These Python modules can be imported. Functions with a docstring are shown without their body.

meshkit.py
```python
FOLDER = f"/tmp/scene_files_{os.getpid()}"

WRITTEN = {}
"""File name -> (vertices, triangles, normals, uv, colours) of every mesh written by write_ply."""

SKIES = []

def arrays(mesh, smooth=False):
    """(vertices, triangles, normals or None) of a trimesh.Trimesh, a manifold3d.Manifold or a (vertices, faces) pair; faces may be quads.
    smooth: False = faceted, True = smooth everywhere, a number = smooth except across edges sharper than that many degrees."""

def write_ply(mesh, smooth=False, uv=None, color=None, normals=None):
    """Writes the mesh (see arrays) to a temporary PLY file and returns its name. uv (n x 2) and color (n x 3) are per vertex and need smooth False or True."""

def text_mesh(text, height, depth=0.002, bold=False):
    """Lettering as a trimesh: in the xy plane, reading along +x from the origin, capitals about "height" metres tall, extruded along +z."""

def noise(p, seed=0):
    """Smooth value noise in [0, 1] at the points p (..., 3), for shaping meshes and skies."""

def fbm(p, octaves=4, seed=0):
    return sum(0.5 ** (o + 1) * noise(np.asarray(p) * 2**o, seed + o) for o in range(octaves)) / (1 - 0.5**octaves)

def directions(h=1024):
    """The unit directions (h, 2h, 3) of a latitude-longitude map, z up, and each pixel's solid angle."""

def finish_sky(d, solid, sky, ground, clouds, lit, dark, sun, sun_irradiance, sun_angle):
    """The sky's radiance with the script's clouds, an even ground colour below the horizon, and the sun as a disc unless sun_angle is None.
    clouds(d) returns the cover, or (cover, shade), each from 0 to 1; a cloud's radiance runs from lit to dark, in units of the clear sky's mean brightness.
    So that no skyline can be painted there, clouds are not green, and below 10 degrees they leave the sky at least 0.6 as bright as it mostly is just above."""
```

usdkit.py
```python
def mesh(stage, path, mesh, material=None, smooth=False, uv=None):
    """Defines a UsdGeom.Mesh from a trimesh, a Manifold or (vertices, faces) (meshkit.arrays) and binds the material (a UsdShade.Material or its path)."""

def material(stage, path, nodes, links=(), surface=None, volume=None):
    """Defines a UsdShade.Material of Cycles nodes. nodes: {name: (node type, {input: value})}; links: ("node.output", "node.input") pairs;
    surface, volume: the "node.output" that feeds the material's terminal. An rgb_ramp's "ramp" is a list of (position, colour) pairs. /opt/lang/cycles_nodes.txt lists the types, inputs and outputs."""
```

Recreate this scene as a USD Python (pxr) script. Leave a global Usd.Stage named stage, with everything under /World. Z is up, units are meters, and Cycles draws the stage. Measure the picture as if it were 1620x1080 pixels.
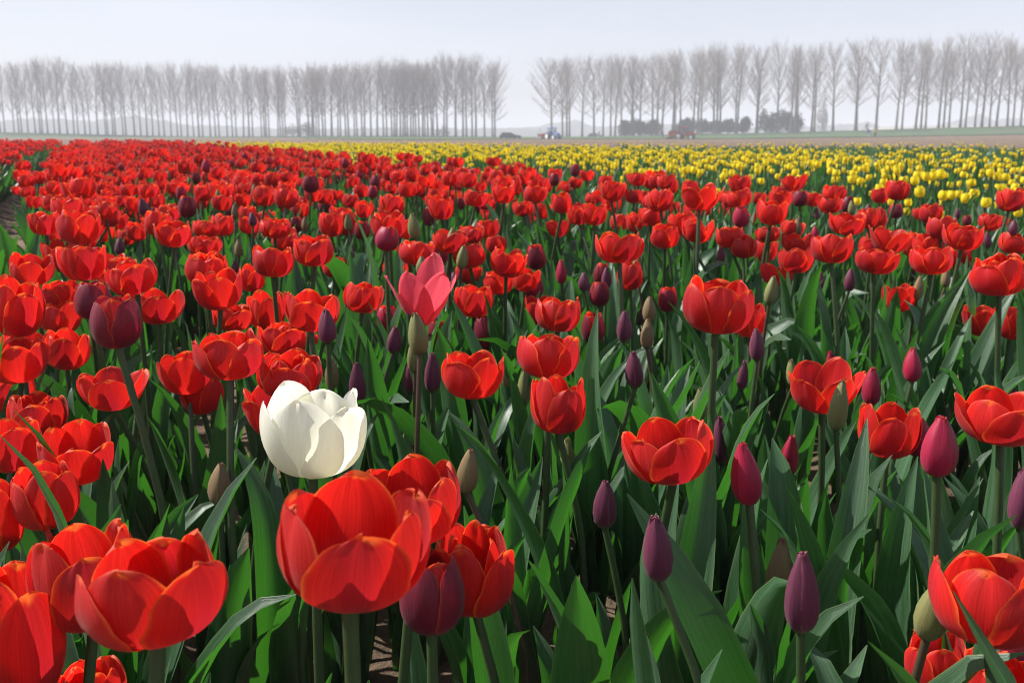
import math, random
import numpy as np, trimesh, manifold3d, usdkit, meshkit
from pxr import Usd, UsdGeom, UsdLux, UsdShade, Gf, Sdf, Vt

stage = Usd.Stage.CreateInMemory()
UsdGeom.SetStageUpAxis(stage, UsdGeom.Tokens.z)
UsdGeom.SetStageMetersPerUnit(stage, 1.0)
UsdGeom.Xform.Define(stage, '/World')
UsdGeom.Scope.Define(stage, '/World/Looks')
rng = np.random.default_rng(11)
PI = math.pi

# ------------------------------------------------------------------ camera, sky, sun, exposure
F = 1600.0                      # focal length in pixels of the 1620 x 1080 photograph
CAM_Z, PITCH = 0.65, math.atan(326 / 1600.0)
EXPOSURE = 0.82
SUN_EL, SUN_AZ = math.radians(47), math.radians(-72)      # azimuth from +y (view direction) towards +x
SUN_I, SKY_S = 1.25, 0.064
HAZE = 0.00125

cam = UsdGeom.Camera.Define(stage, '/World/camera')
cam.CreateHorizontalApertureAttr(36.0); cam.CreateVerticalApertureAttr(24.0)
cam.CreateFocalLengthAttr(36.0 * F / 1620)
cam.CreateClippingRangeAttr(Gf.Vec2f(0.05, 20000))
cam.CreateFStopAttr(18.0); cam.CreateFocusDistanceAttr(0.85)
cam.CreateExposureAttr(EXPOSURE)
cam.AddTranslateOp().Set(Gf.Vec3d(0, 0, CAM_Z))
cam.AddRotateXOp().Set(90 - math.degrees(PITCH))

SUN = np.array([math.cos(SUN_EL) * math.sin(SUN_AZ), math.cos(SUN_EL) * math.cos(SUN_AZ), math.sin(SUN_EL)])
dome = UsdLux.DomeLight.Define(stage, '/World/sky')
skym = usdkit.material(stage, '/World/Looks/sky', {
    'tc': ('texture_coordinate', {}), 'geo': ('geometry', {}),
    'mp': ('mapping', {'scale': (1.2, 1.2, 5.0)}),
    'n': ('noise_texture', {'scale': 1.6, 'detail': 5.0, 'roughness': 0.55}),
    'r': ('map_range', {'from_min': 0.35, 'from_max': 0.75, 'to_min': 0.46, 'to_max': 0.66, 'clamp': True}),
    'gz': ('separate_xyz', {}), 'ge': ('map_range', {'from_min': 0.0, 'from_max': 0.7, 'to_min': 1.0, 'to_max': 0.25, 'clamp': True}), 'gm': ('math', {'math_type': 'multiply'}),
    's': ('sky_texture', {'sky_type': 'single_scattering', 'sun_disc': False, 'sun_elevation': SUN_EL, 'sun_rotation': SUN_AZ, 'air_density': 1.0, 'aerosol_density': 2.0}),
    'm': ('mix_color', {'b': (9.6, 9.7, 11.2), 'use_clamp': False}),
    'b': ('background_shader', {'strength': SKY_S})},
    [('tc.generated', 'mp.vector'), ('mp.vector', 'n.vector'), ('n.fac', 'r.value'), ('geo.position', 'gz.vector'), ('gz.z', 'ge.value'), ('r.result', 'gm.value1'), ('ge.result', 'gm.value2'), ('gm.value', 'm.fac'), ('s.color', 'm.a'), ('m.result', 'b.color')], surface='b.background')
UsdShade.MaterialBindingAPI.Apply(dome.GetPrim()).Bind(skym)
sun = UsdLux.DistantLight.Define(stage, '/World/sun')
sun.CreateNormalizeAttr(True); sun.CreateIntensityAttr(SUN_I); sun.CreateAngleAttr(0.5); sun.CreateColorAttr(Gf.Vec3f(1.0, 0.965, 0.91))
sun.AddTransformOp().Set(Gf.Matrix4d(Gf.Rotation(Gf.Vec3d(0, 0, 1), Gf.Vec3d(*SUN)), Gf.Vec3d(0, 0, 0)))

# ------------------------------------------------------------------ helpers
CAM = np.array([0, 0, CAM_Z])
FWD = np.array([0, math.cos(PITCH), -math.sin(PITCH)]); UPV = np.array([0, math.sin(PITCH), math.cos(PITCH)]); RIGHT = np.array([1.0, 0, 0])
def ray(px, py): return FWD + RIGHT * (px - 810) / F + UPV * (540 - py) / F
def project(p):
    q = np.asarray(p, float) - CAM
    d = q @ FWD
    return 810 + F * (q @ RIGHT) / d, 540 - F * (q @ UPV) / d, d
def ground_xy(px, D):           # point at forward distance D seen under picture column px
    r = ray(px, 214); return np.array([r[0] / r[1] * D, D])
ROW = math.atan(660 / 1600.0)   # the planting rows run this far left of the view direction
RD = np.array([-math.sin(ROW), math.cos(ROW)]); RN = np.array([math.cos(ROW), math.sin(ROW)])
FURROW0, PITCHW = 0.17, 0.75
def lateral(x, y): return x * RN[0] + y * RN[1]

used = {}
def numbered(path):
    n = used.get(path, 0); used[path] = n + 1
    return path if n == 0 else f'{path}_{n:03d}'
def meta(prim, label=None, category=None, group=None, kind=None):
    for k, v in (('label', label), ('category', category), ('group', group), ('kind', kind)):
        if v: prim.SetCustomDataByKey(k, v)
    return prim
def thing(name, label, category, loc=(0, 0, 0), rz=0.0, group=None, scale=None, parent='/World'):
    x = UsdGeom.Xform.Define(stage, numbered(f'{parent}/{name}'))
    x.AddTranslateOp().Set(Gf.Vec3d(*map(float, loc)))
    if rz: x.AddRotateZOp().Set(math.degrees(rz))
    if scale is not None: x.AddScaleOp().Set(Gf.Vec3f(*([float(scale)] * 3 if np.ndim(scale) == 0 else map(float, scale))))
    meta(x.GetPrim(), label, category, group)
    return x.GetPrim()
LOOK = {}
def put(parent, name, mesh, mat, smooth=False, uv=None, label=None):
    base = parent if isinstance(parent, str) else str(parent.GetPath())
    m = usdkit.mesh(stage, numbered(f'{base}/{name}'), mesh, LOOK[mat], smooth=smooth, uv=uv)
    m.CreateDoubleSidedAttr(True)
    if label: meta(m.GetPrim(), label)
    return m.GetPrim()
def copy_of(src, name, label, category, loc, rz, scale, group):
    p = thing(name, label, category, loc, rz, group, scale)
    p.GetReferences().AddInternalReference(src); p.SetInstanceable(True)
    return p
def joined(parts):              # [(v, f, uv)] -> one
    vs, fs, us, n = [], [], [], 0
    for v, f, u in parts:
        vs.append(v); fs.append(f + n); us.append(u); n += len(v)
    return np.vstack(vs), np.vstack(fs), np.vstack(us)
def grid_faces(nu, nv):
    i, j = np.meshgrid(np.arange(nu - 1), np.arange(nv - 1), indexing='ij')
    a = (i * nv + j).ravel()
    return np.vstack([np.stack([a, a + nv, a + nv + 1], 1), np.stack([a, a + nv + 1, a + 1], 1)])
def smoothstep(a, b, x):
    t = np.clip((np.asarray(x, float) - a) / (b - a), 0, 1); return t * t * (3 - 2 * t)
def box(c, s): 
    m = trimesh.creation.box(s); m.apply_translation(c); return m
def cyl(a, b, r, n=14, r2=None):
    v, f = tube_mesh(np.array([a, b], float), [r, r if r2 is None else r2], n); return trimesh.Trimesh(v, f, process=False)
def tube_mesh(p, rad, n, cap=True):
    p = np.asarray(p, float); rad = np.broadcast_to(rad, (len(p),))
    t = np.gradient(p, axis=0); t /= np.linalg.norm(t, axis=1, keepdims=True) + 1e-12
    ref = np.array([1.0, 0, 0]) if abs(t[0, 0]) < 0.8 else np.array([0, 1.0, 0])
    a = np.cross(t, ref); a /= np.linalg.norm(a, axis=1, keepdims=True) + 1e-12
    b = np.cross(t, a); ang = np.arange(n) * 2 * PI / n
    v = (p[:, None] + rad[:, None, None] * (np.cos(ang)[None, :, None] * a[:, None] + np.sin(ang)[None, :, None] * b[:, None])).reshape(-1, 3)
    i, j = np.meshgrid(np.arange(len(p) - 1), np.arange(n), indexing='ij')
    q = np.stack([i * n + j, (i + 1) * n + j, (i + 1) * n + (j + 1) % n, i * n + (j + 1) % n], -1).reshape(-1, 4)
    f = np.vstack([q[:, [0, 2, 1]], q[:, [0, 3, 2]]])
    if cap:
        k = len(v); v = np.vstack([v, p[0], p[-1]]); m = (len(p) - 1) * n; jj = np.arange(n)
        f = np.vstack([f, np.stack([np.full(n, k), jj, (jj + 1) % n], 1), np.stack([np.full(n, k + 1), m + (jj + 1) % n, m + jj], 1)])
    return v, f

# ------------------------------------------------------------------ materials
def mat(name, nodes, links, surface): LOOK[name] = usdkit.material(stage, f'/World/Looks/{name}', nodes, links, surface=surface)
def plain(name, col, rough=0.5, spec=0.5, metallic=0.0, noise=0.15, scale=6.0):
    c = np.array(col)
    mat(name, {'tc': ('texture_coordinate', {}), 'n': ('noise_texture', {'scale': scale, 'detail': 4.0}),
               'm': ('mix_color', {'a': tuple(c * (1 - noise)), 'b': tuple(np.minimum(c * (1 + noise), 1))}),
               'p': ('principled_bsdf', {'roughness': rough, 'specular_ior_level': spec, 'metallic': metallic})},
        [('tc.object', 'n.vector'), ('n.fac', 'm.fac'), ('m.result', 'p.base_color')], 'p.BSDF')
def petal_mat(name, deep, light, edge, base, plum, plum_amt, trans, edge_amt=0.95, base_to=0.10, rough=0.42, tmix=0.42, vary=0.10):
    """Petal: u runs base to tip, v across. Fine streaks along the petal, a paler margin, a pale foot and a dusky flush."""
    mat(name, {
        'tc': ('texture_coordinate', {}), 'sx': ('separate_xyz', {}), 'oi': ('object_info', {}),
        'c1': ('math', {'math_type': 'subtract', 'value2': 0.5}), 'c2': ('math', {'math_type': 'absolute'}),
        'ev': ('map_range', {'range_type': 'smoothstep', 'from_min': 0.44, 'from_max': 0.502, 'to_min': 0.0, 'to_max': 1.0, 'clamp': True}),
        'eu': ('map_range', {'range_type': 'smoothstep', 'from_min': 0.955, 'from_max': 1.0, 'to_min': 0.0, 'to_max': 1.0, 'clamp': True}),
        'em': ('math', {'math_type': 'maximum'}), 'es': ('math', {'math_type': 'multiply', 'value2': edge_amt}), 'eb': ('map_range', {'from_min': 0.35, 'from_max': 0.65, 'to_min': 0.45, 'to_max': 1.0, 'clamp': True}), 'en': ('math', {'math_type': 'multiply'}),
        'mp': ('mapping', {'scale': (1.6, 46.0, 1.0)}), 'n': ('noise_texture', {'scale': 1.0, 'detail': 3.0, 'roughness': 0.6}),
        'nr': ('map_range', {'from_min': 0.3, 'from_max': 0.7, 'to_min': 0.0, 'to_max': 1.0, 'clamp': True}),
        'n2': ('noise_texture', {'scale': 90.0, 'detail': 2.0}),
        'k1': ('mix_color', {'a': deep, 'b': light}),
        'bu': ('map_range', {'range_type': 'smoothstep', 'from_min': base_to * 0.4, 'from_max': base_to * 1.6, 'to_min': 0.0, 'to_max': 1.0, 'clamp': True}),
        'k2': ('mix_color', {'a': base}),
        'pf': ('map_range', {'range_type': 'smoothstep', 'from_min': 0.0, 'from_max': 0.5, 'to_min': 1.0, 'to_max': 0.0, 'clamp': True}),
        'pu': ('map_range', {'from_min': 0.3, 'from_max': 1.0, 'to_min': 1.0, 'to_max': 0.35, 'clamp': True}),
        'pm': ('math', {'math_type': 'multiply'}), 'pn': ('math', {'math_type': 'multiply'}), 'pa': ('math', {'math_type': 'multiply', 'value2': plum_amt}),
        'k3': ('mix_color', {'b': plum}), 'k4': ('mix_color', {'b': edge}),
        'hr': ('map_range', {'from_min': 0.0, 'from_max': 1.0, 'to_min': 1 - vary * 2.2, 'to_max': 1 + vary, 'clamp': True}),
        'h': ('hsv', {}),
        'tb': ('mix_color', {'blend_type': 'multiply', 'fac': 1.0, 'b': trans, 'use_clamp': False}),
        'bp': ('bump', {'strength': 0.4, 'distance': 0.0014}),
        'p': ('principled_bsdf', {'roughness': rough, 'specular_ior_level': 0.35, 'sheen_weight': 0.08}),
        't': ('translucent_bsdf', {}), 'mx': ('mix_closure', {'fac': tmix})},
        [('tc.UV', 'sx.vector'), ('sx.y', 'c1.value1'), ('c1.value', 'c2.value1'), ('c2.value', 'ev.value'), ('sx.x', 'eu.value'), ('ev.result', 'em.value1'), ('eu.result', 'em.value2'), ('em.value', 'es.value1'),
         ('tc.UV', 'mp.vector'), ('mp.vector', 'n.vector'), ('n.fac', 'nr.value'), ('nr.result', 'k1.fac'), ('tc.object', 'n2.vector'),
         ('sx.x', 'bu.value'), ('bu.result', 'k2.fac'), ('k1.result', 'k2.b'),
         ('c2.value', 'pf.value'), ('sx.x', 'pu.value'), ('pf.result', 'pm.value1'), ('pu.result', 'pm.value2'), ('pm.value', 'pa.value1'), ('pa.value', 'k3.fac'), ('k2.result', 'k3.a'),
         ('n2.fac', 'eb.value'), ('eb.result', 'en.value2'), ('es.value', 'en.value1'), ('en.value', 'k4.fac'), ('k3.result', 'k4.a'), ('oi.random', 'hr.value'), ('hr.result', 'h.value'), ('k4.result', 'h.color'),
         ('h.color', 'p.base_color'), ('h.color', 'tb.a'), ('tb.result', 't.color'), ('n.fac', 'bp.height'), ('bp.normal', 'p.normal'), ('p.BSDF', 'mx.closure1'), ('t.BSDF', 'mx.closure2')], 'mx.closure')
RED = dict(deep=(0.50, 0.008, 0.008), light=(0.78, 0.021, 0.012), edge=(0.88, 0.155, 0.03), base=(0.60, 0.38, 0.03), plum=(0.24, 0.005, 0.026), trans=(1.30, 1.55, 1.2))
petal_mat('petal_red', plum_amt=0.25, **RED)
petal_mat('petal_red_outer', plum_amt=0.75, **RED)
petal_mat('petal_red_inner', plum_amt=0.0, **RED)
petal_mat('petal_maroon', (0.17, 0.006, 0.022), (0.27, 0.010, 0.030), (0.62, 0.07, 0.02), (0.25, 0.16, 0.05), (0.10, 0.006, 0.028), 0.8, (1.3, 1.4, 1.0), edge_amt=0.7, tmix=0.30)
petal_mat('petal_crimson', (0.34, 0.008, 0.04), (0.46, 0.014, 0.055), (0.62, 0.05, 0.05), (0.3, 0.2, 0.07), (0.22, 0.008, 0.05), 0.6, (1.3, 1.4, 1.0), edge_amt=0.5, tmix=0.30)
petal_mat('petal_purple', (0.115, 0.016, 0.045), (0.19, 0.036, 0.075), (0.36, 0.11, 0.15), (0.15, 0.17, 0.07), (0.085, 0.014, 0.05), 0.6, (1.3, 1.2, 1.0), edge_amt=0.75, base_to=0.24, rough=0.5, tmix=0.2)
petal_mat('petal_green', (0.15, 0.17, 0.050), (0.24, 0.245, 0.080), (0.28, 0.07, 0.075), (0.10, 0.16, 0.06), (0.17, 0.10, 0.06), 0.35, (1.2, 1.2, 1.0), edge_amt=0.7, base_to=0.2, rough=0.5, tmix=0.2)
petal_mat('petal_dusky_green', (0.19, 0.145, 0.06), (0.27, 0.205, 0.085), (0.26, 0.045, 0.06), (0.13, 0.17, 0.06), (0.20, 0.075, 0.06), 0.55, (1.2, 1.2, 1.0), edge_amt=0.7, base_to=0.2, rough=0.5, tmix=0.2)
petal_mat('petal_white', (0.82, 0.82, 0.74), (0.88, 0.88, 0.83), (0.88, 0.88, 0.84), (0.68, 0.66, 0.26), (0.78, 0.76, 0.56), 0.5, (1.04, 1.03, 0.93), edge_amt=0.2, base_to=0.18, vary=0.02, tmix=0.50)
petal_mat('petal_pink', (0.70, 0.055, 0.095), (0.82, 0.11, 0.15), (0.84, 0.14, 0.17), (0.6, 0.4, 0.3), (0.62, 0.05, 0.09), 0.2, (1.2, 1.3, 1.2), edge_amt=0.5, vary=0.05, tmix=0.40)
petal_mat('petal_yellow', (0.84, 0.66, 0.010), (0.88, 0.74, 0.018), (0.88, 0.76, 0.04), (0.6, 0.6, 0.06), (0.74, 0.62, 0.02), 0.2, (1.15, 1.15, 0.8), edge_amt=0.3, vary=0.07, tmix=0.40)

def leaf_mat(name, c1, c2, edge, tr, tmix=0.30, rough=0.36):
    mat(name, {
        'tc': ('texture_coordinate', {}), 'sx': ('separate_xyz', {}), 'oi': ('object_info', {}),
        'c1': ('math', {'math_type': 'subtract', 'value2': 0.5}), 'c2': ('math', {'math_type': 'absolute'}),
        'ev': ('map_range', {'range_type': 'smoothstep', 'from_min': 0.47, 'from_max': 0.5, 'to_min': 0.0, 'to_max': 0.8, 'clamp': True}),
        'mp': ('mapping', {'scale': (1.2, 34.0, 1.0)}), 'n': ('noise_texture', {'scale': 1.0, 'detail': 3.0, 'roughness': 0.6}),
        'mb': ('mapping', {'scale': (2.2, 7.0, 1.0)}), 'nb': ('noise_texture', {'scale': 1.0, 'detail': 5.0, 'roughness': 0.65}),
        'rb': ('map_range', {'from_min': 0.35, 'from_max': 0.7, 'to_min': 0.0, 'to_max': 0.75, 'clamp': True}),
        'nq': ('map_range', {'from_min': 0.33, 'from_max': 0.67, 'clamp': True}), 'k1': ('mix_color', {'a': c1, 'b': c2}), 'k0': ('mix_color', {'b': (0.105, 0.165, 0.115)}),
        'k2': ('mix_color', {'b': edge}),
        'hr': ('map_range', {'to_min': 0.72, 'to_max': 1.22, 'clamp': True}), 'h': ('hsv', {}),
        'rr': ('map_range', {'from_min': 0.3, 'from_max': 0.7, 'to_min': rough - 0.05, 'to_max': rough + 0.16, 'clamp': True}),
        'bp': ('bump', {'strength': 0.5, 'distance': 0.0010}),
        'p': ('principled_bsdf', {'specular_ior_level': 0.5}), 't': ('translucent_bsdf', {'color': tr}), 'mx': ('mix_closure', {'fac': tmix})},
        [('tc.UV', 'sx.vector'), ('sx.y', 'c1.value1'), ('c1.value', 'c2.value1'), ('c2.value', 'ev.value'), ('tc.UV', 'mp.vector'), ('mp.vector', 'n.vector'), ('tc.UV', 'mb.vector'), ('mb.vector', 'nb.vector'),
         ('n.fac', 'nq.value'), ('nq.result', 'k1.fac'), ('nb.fac', 'rb.value'), ('rb.result', 'k0.fac'), ('k1.result', 'k0.a'), ('ev.result', 'k2.fac'), ('k0.result', 'k2.a'), ('oi.random', 'hr.value'), ('hr.result', 'h.value'), ('k2.result', 'h.color'),
         ('h.color', 'p.base_color'), ('nb.fac', 'rr.value'), ('rr.result', 'p.roughness'), ('n.fac', 'bp.height'), ('bp.normal', 'p.normal'), ('p.BSDF', 'mx.closure1'), ('t.BSDF', 'mx.closure2')], 'mx.closure')
leaf_mat('leaf', (0.012, 0.050, 0.017), (0.044, 0.115, 0.036), (0.17, 0.24, 0.09), (0.055, 0.25, 0.015), rough=0.31)
plain('stem', (0.032, 0.056, 0.018), 0.45, 0.4, noise=0.3, scale=60)
plain('stem_dusky', (0.060, 0.040, 0.024), 0.45, 0.4, noise=0.3, scale=60)
mat('soil', {
    'g': ('geometry', {}), 'n1': ('noise_texture', {'scale': 1.3, 'detail': 8.0, 'roughness': 0.65}), 'n2': ('noise_texture', {'scale': 60.0, 'detail': 6.0, 'roughness': 0.7}),
    'v': ('voronoi_texture', {'scale': 22.0, 'randomness': 1.0}),
    'k1': ('rgb_ramp', {'ramp': [(0.25, (0.085, 0.056, 0.036)), (0.5, (0.16, 0.112, 0.076)), (0.8, (0.27, 0.20, 0.14))]}),
    'k2': ('mix_color', {'blend_type': 'multiply', 'fac': 0.5}), 'r2': ('rgb_ramp', {'ramp': [(0.3, (0.45, 0.45, 0.45)), (0.6, (1, 1, 1))]}),
    'ad': ('math', {'math_type': 'add'}), 'b': ('bump', {'strength': 0.9, 'distance': 0.02}),
    'p': ('principled_bsdf', {'roughness': 0.95, 'specular_ior_level': 0.15})},
    [('g.position', 'n1.vector'), ('g.position', 'n2.vector'), ('g.position', 'v.vector'), ('n1.fac', 'k1.fac'), ('k1.color', 'k2.a'), ('n2.fac', 'r2.fac'), ('r2.color', 'k2.b'), ('k2.result', 'p.base_color'),
     ('n2.fac', 'ad.value1'), ('v.distance', 'ad.value2'), ('ad.value', 'b.height'), ('b.normal', 'p.normal')], 'p.BSDF')
def grass_mat(name, a, b, c, scale=0.25):
    mat(name, {'g': ('geometry', {}), 'n1': ('noise_texture', {'scale': scale, 'detail': 8.0, 'roughness': 0.65}), 'n2': ('noise_texture', {'scale': 3.0, 'detail': 6.0, 'roughness': 0.7}),
               'k1': ('rgb_ramp', {'ramp': [(0.3, a), (0.5, b), (0.7, c)]}), 'k2': ('mix_color', {'blend_type': 'multiply', 'fac': 0.6}), 'r2': ('rgb_ramp', {'ramp': [(0.3, (0.5, 0.5, 0.5)), (0.65, (1.2, 1.2, 1.2))]}),
               'b': ('bump', {'strength': 0.8, 'distance': 0.15}), 'p': ('principled_bsdf', {'roughness': 0.9, 'specular_ior_level': 0.2})},
        [('g.position', 'n1.vector'), ('g.position', 'n2.vector'), ('n1.fac', 'k1.fac'), ('k1.color', 'k2.a'), ('n2.fac', 'r2.fac'), ('r2.color', 'k2.b'), ('k2.result', 'p.base_color'), ('n2.fac', 'b.height'), ('b.normal', 'p.normal')], 'p.BSDF')
grass_mat('grass_bank', (0.036, 0.080, 0.026), (0.050, 0.098, 0.033), (0.085, 0.088, 0.046))
grass_mat('grass_verge', (0.055, 0.11, 0.026), (0.070, 0.135, 0.034), (0.095, 0.13, 0.05))
grass_mat('pale_field', (0.30, 0.25, 0.16), (0.34, 0.28, 0.18), (0.22, 0.24, 0.12), 0.02)
grass_mat('woods', (0.035, 0.050, 0.030), (0.055, 0.065, 0.042), (0.080, 0.075, 0.058), 0.05)
plain('bark', (0.15, 0.13, 0.115), 0.9, 0.2, noise=0.3, scale=3)
plain('twig', (0.25, 0.195, 0.175), 0.9, 0.2, noise=0.2, scale=1)
plain('conifer', (0.018, 0.036, 0.020), 0.8, 0.2, noise=0.5, scale=1.5)
plain('young_leaf', (0.10, 0.16, 0.05), 0.8, 0.2, noise=0.4, scale=1.5)
plain('red_paint', (0.50, 0.035, 0.025), 0.35, 0.5, noise=0.15)
plain('blue_paint', (0.10, 0.17, 0.40), 0.35, 0.5, noise=0.15)
plain('orange_paint', (0.55, 0.22, 0.04), 0.4, 0.5)
plain('dark_paint', (0.018, 0.024, 0.034), 0.25, 0.5)
plain('black_rubber', (0.025, 0.025, 0.026), 0.8, 0.3, noise=0.3)
plain('pale_paint', (0.72, 0.72, 0.70), 0.4, 0.5)
plain('dark_steel', (0.10, 0.085, 0.08), 0.6, 0.4, noise=0.3)
plain('wood_dark', (0.075, 0.060, 0.050), 0.85, 0.2, noise=0.3)
plain('skin', (0.50, 0.30, 0.22), 0.5, 0.4, noise=0.05)
plain('blue_cloth', (0.06, 0.11, 0.30), 0.9, 0.1)
plain('pale_cloth', (0.45, 0.50, 0.52), 0.9, 0.1)
plain('dark_cloth', (0.035, 0.035, 0.045), 0.9, 0.1)
plain('tan_cloth', (0.45, 0.36, 0.20), 0.9, 0.1)
plain('hair', (0.05, 0.035, 0.025), 0.7, 0.2)
mat('cab_glass', {'t': ('transparent_bsdf', {'color': (0.75, 0.8, 0.8)}), 'g': ('glossy_bsdf', {'roughness': 0.02}), 'f': ('fresnel', {'IOR': 1.5}), 'm': ('mix_closure', {})},
    [('f.fac', 'm.fac'), ('t.BSDF', 'm.closure1'), ('g.BSDF', 'm.closure2')], 'm.closure')

# ------------------------------------------------------------------ terrain
TOE = ([-800, 0, 780, 1160, 1400, 1620, 2400], [0.0, 0.0, -0.10, 0.03, 0.40, 0.82, 1.5])
CREST = ([-800, 0, 120, 300, 560, 700, 780, 795, 862, 880, 980, 1100, 1200, 1320, 1450, 1620, 2400], [1.9, 1.45, 0.95, 0.22, 0.42, 0.38, 0.22, 0.02, 0.02, 0.16, 0.42, 0.95, 1.15, 1.62, 2.15, 2.75, 4.2])
DIST = ([-800, 0, 780, 870, 1620, 2400], [305, 280, 265, 261, 235, 212])
def col(x, y): return 810 + 1633 * np.asarray(x) / np.maximum(np.asarray(y), 1.0)
def ridge(x, y):
    L = lateral(x, y); s = x * RD[0] + y * RD[1]
    inside = smoothstep(-30, -25, L) * smoothstep(44, 38, s)
    z = -0.055 * np.cos(2 * PI * (L - FURROW0) / PITCHW) * inside
    track = np.exp(-((L + 0.57) / 0.20) ** 2) * inside
    return z * (1 - 0.5 * track) - 0.03 * track
def terrain(x, y):
    r = np.hypot(x, y)
    z = np.interp(col(x, np.abs(y) + 1), *TOE) * smoothstep(80, 190, y)
    return z + ridge(x, y) * (r < 60)

lat = np.unique(np.round(np.concatenate([-np.geomspace(3.5, 2500, 40), np.arange(-3.5, -1.6, 0.1), np.arange(-1.6, 3.7, 0.026), np.arange(3.7, 27, 0.125), np.geomspace(27, 2500, 45)]), 4))
along = np.unique(np.round(np.concatenate([-np.geomspace(0.6, 2000, 25), np.arange(-0.6, 5.0, 0.03), np.geomspace(5, 45, 160), np.geomspace(45, 320, 90), np.geomspace(320, 4000, 25)]), 4))
LL, SS = np.meshgrid(lat, along, indexing='ij')
X = LL * RN[0] + SS * RD[0]; Y = LL * RN[1] + SS * RD[1]
Z = terrain(X, Y)
near = (smoothstep(14, 4, np.hypot(X, Y)))
P3 = np.stack([X, Y, np.zeros_like(X)], -1)
clod = meshkit.fbm(P3 * 9, 3, 3) - 0.5 + 0.6 * (np.abs(meshkit.fbm(P3 * 24, 2, 8) - 0.5) - 0.1)
Z = Z + 0.055 * near * clod + 0.03 * smoothstep(14, 4, np.hypot(X, Y)) * (meshkit.fbm(P3 * 3, 2, 5) - .5)
mid = smoothstep(40, 60, Y) * smoothstep(190, 150, Y)
Z = Z + mid * 0.10 * (meshkit.noise(P3 * 0.9, 4) - 0.5)
gm = put('/World', 'ground', (np.stack([X, Y, Z], -1).reshape(-1, 3), grid_faces(len(lat), len(along))[:, [0, 2, 1]] * 0 + grid_faces(len(lat), len(along))), 'soil', smooth=True)
meta(gm, 'brown ridged soil of the tulip field and the ploughed land beyond', 'ground', kind='structure')

# the bank that carries the trees: front toe, front crest, rear crest, rear toe along picture columns
pxs = np.unique(np.concatenate([np.arange(-760, 2360, 20), [786, 795, 800, 860, 866, 874]]))
prof = []
for p in pxs:
    D, c, t = np.interp(p, *DIST), np.interp(p, *CREST), np.interp(p, *TOE)
    h = max(c - t, 0.05)
    row = []
    for off, zz in ((-6 - 1.5 * h, -0.08), (-3.2, 0.55), (-1.6, 0.92), (0, 1.0), (8, 1.03), (17, 1.0), (20, 0.6), (28, -0.1)):
        x, y = ground_xy(p, D + off); row.append((x, y, t + h * zz + 0.10 * (meshkit.noise(np.array([p * 0.09, off, 0.]), 2) - .5)))
    prof.append(row)
prof = np.array(prof)
bank = put('/World', 'grass_bank', (prof.reshape(-1, 3), grid_faces(len(pxs), 8)), 'grass_bank', smooth=True)
meta(bank, 'low grassy bank along which the rows of bare poplars stand', 'bank', kind='structure')
def strip(name, mat_, p0, p1, d0, d1, lift, label, n=60, m=8):
    ps = np.linspace(p0, p1, n); g = np.zeros((n, m, 3))
    for i, p in enumerate(ps):
        a, b = d0(p), d1(p)
        for j, D in enumerate(np.linspace(a, b, m)):
            x, y = ground_xy(p, D); g[i, j] = (x, y, terrain(np.array(x), np.array(y)) + lift)
    o = put('/World', name, (g.reshape(-1, 3), grid_faces(n, m)), mat_, smooth=True)
    meta(o, label, 'grass', kind='structure')
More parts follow.
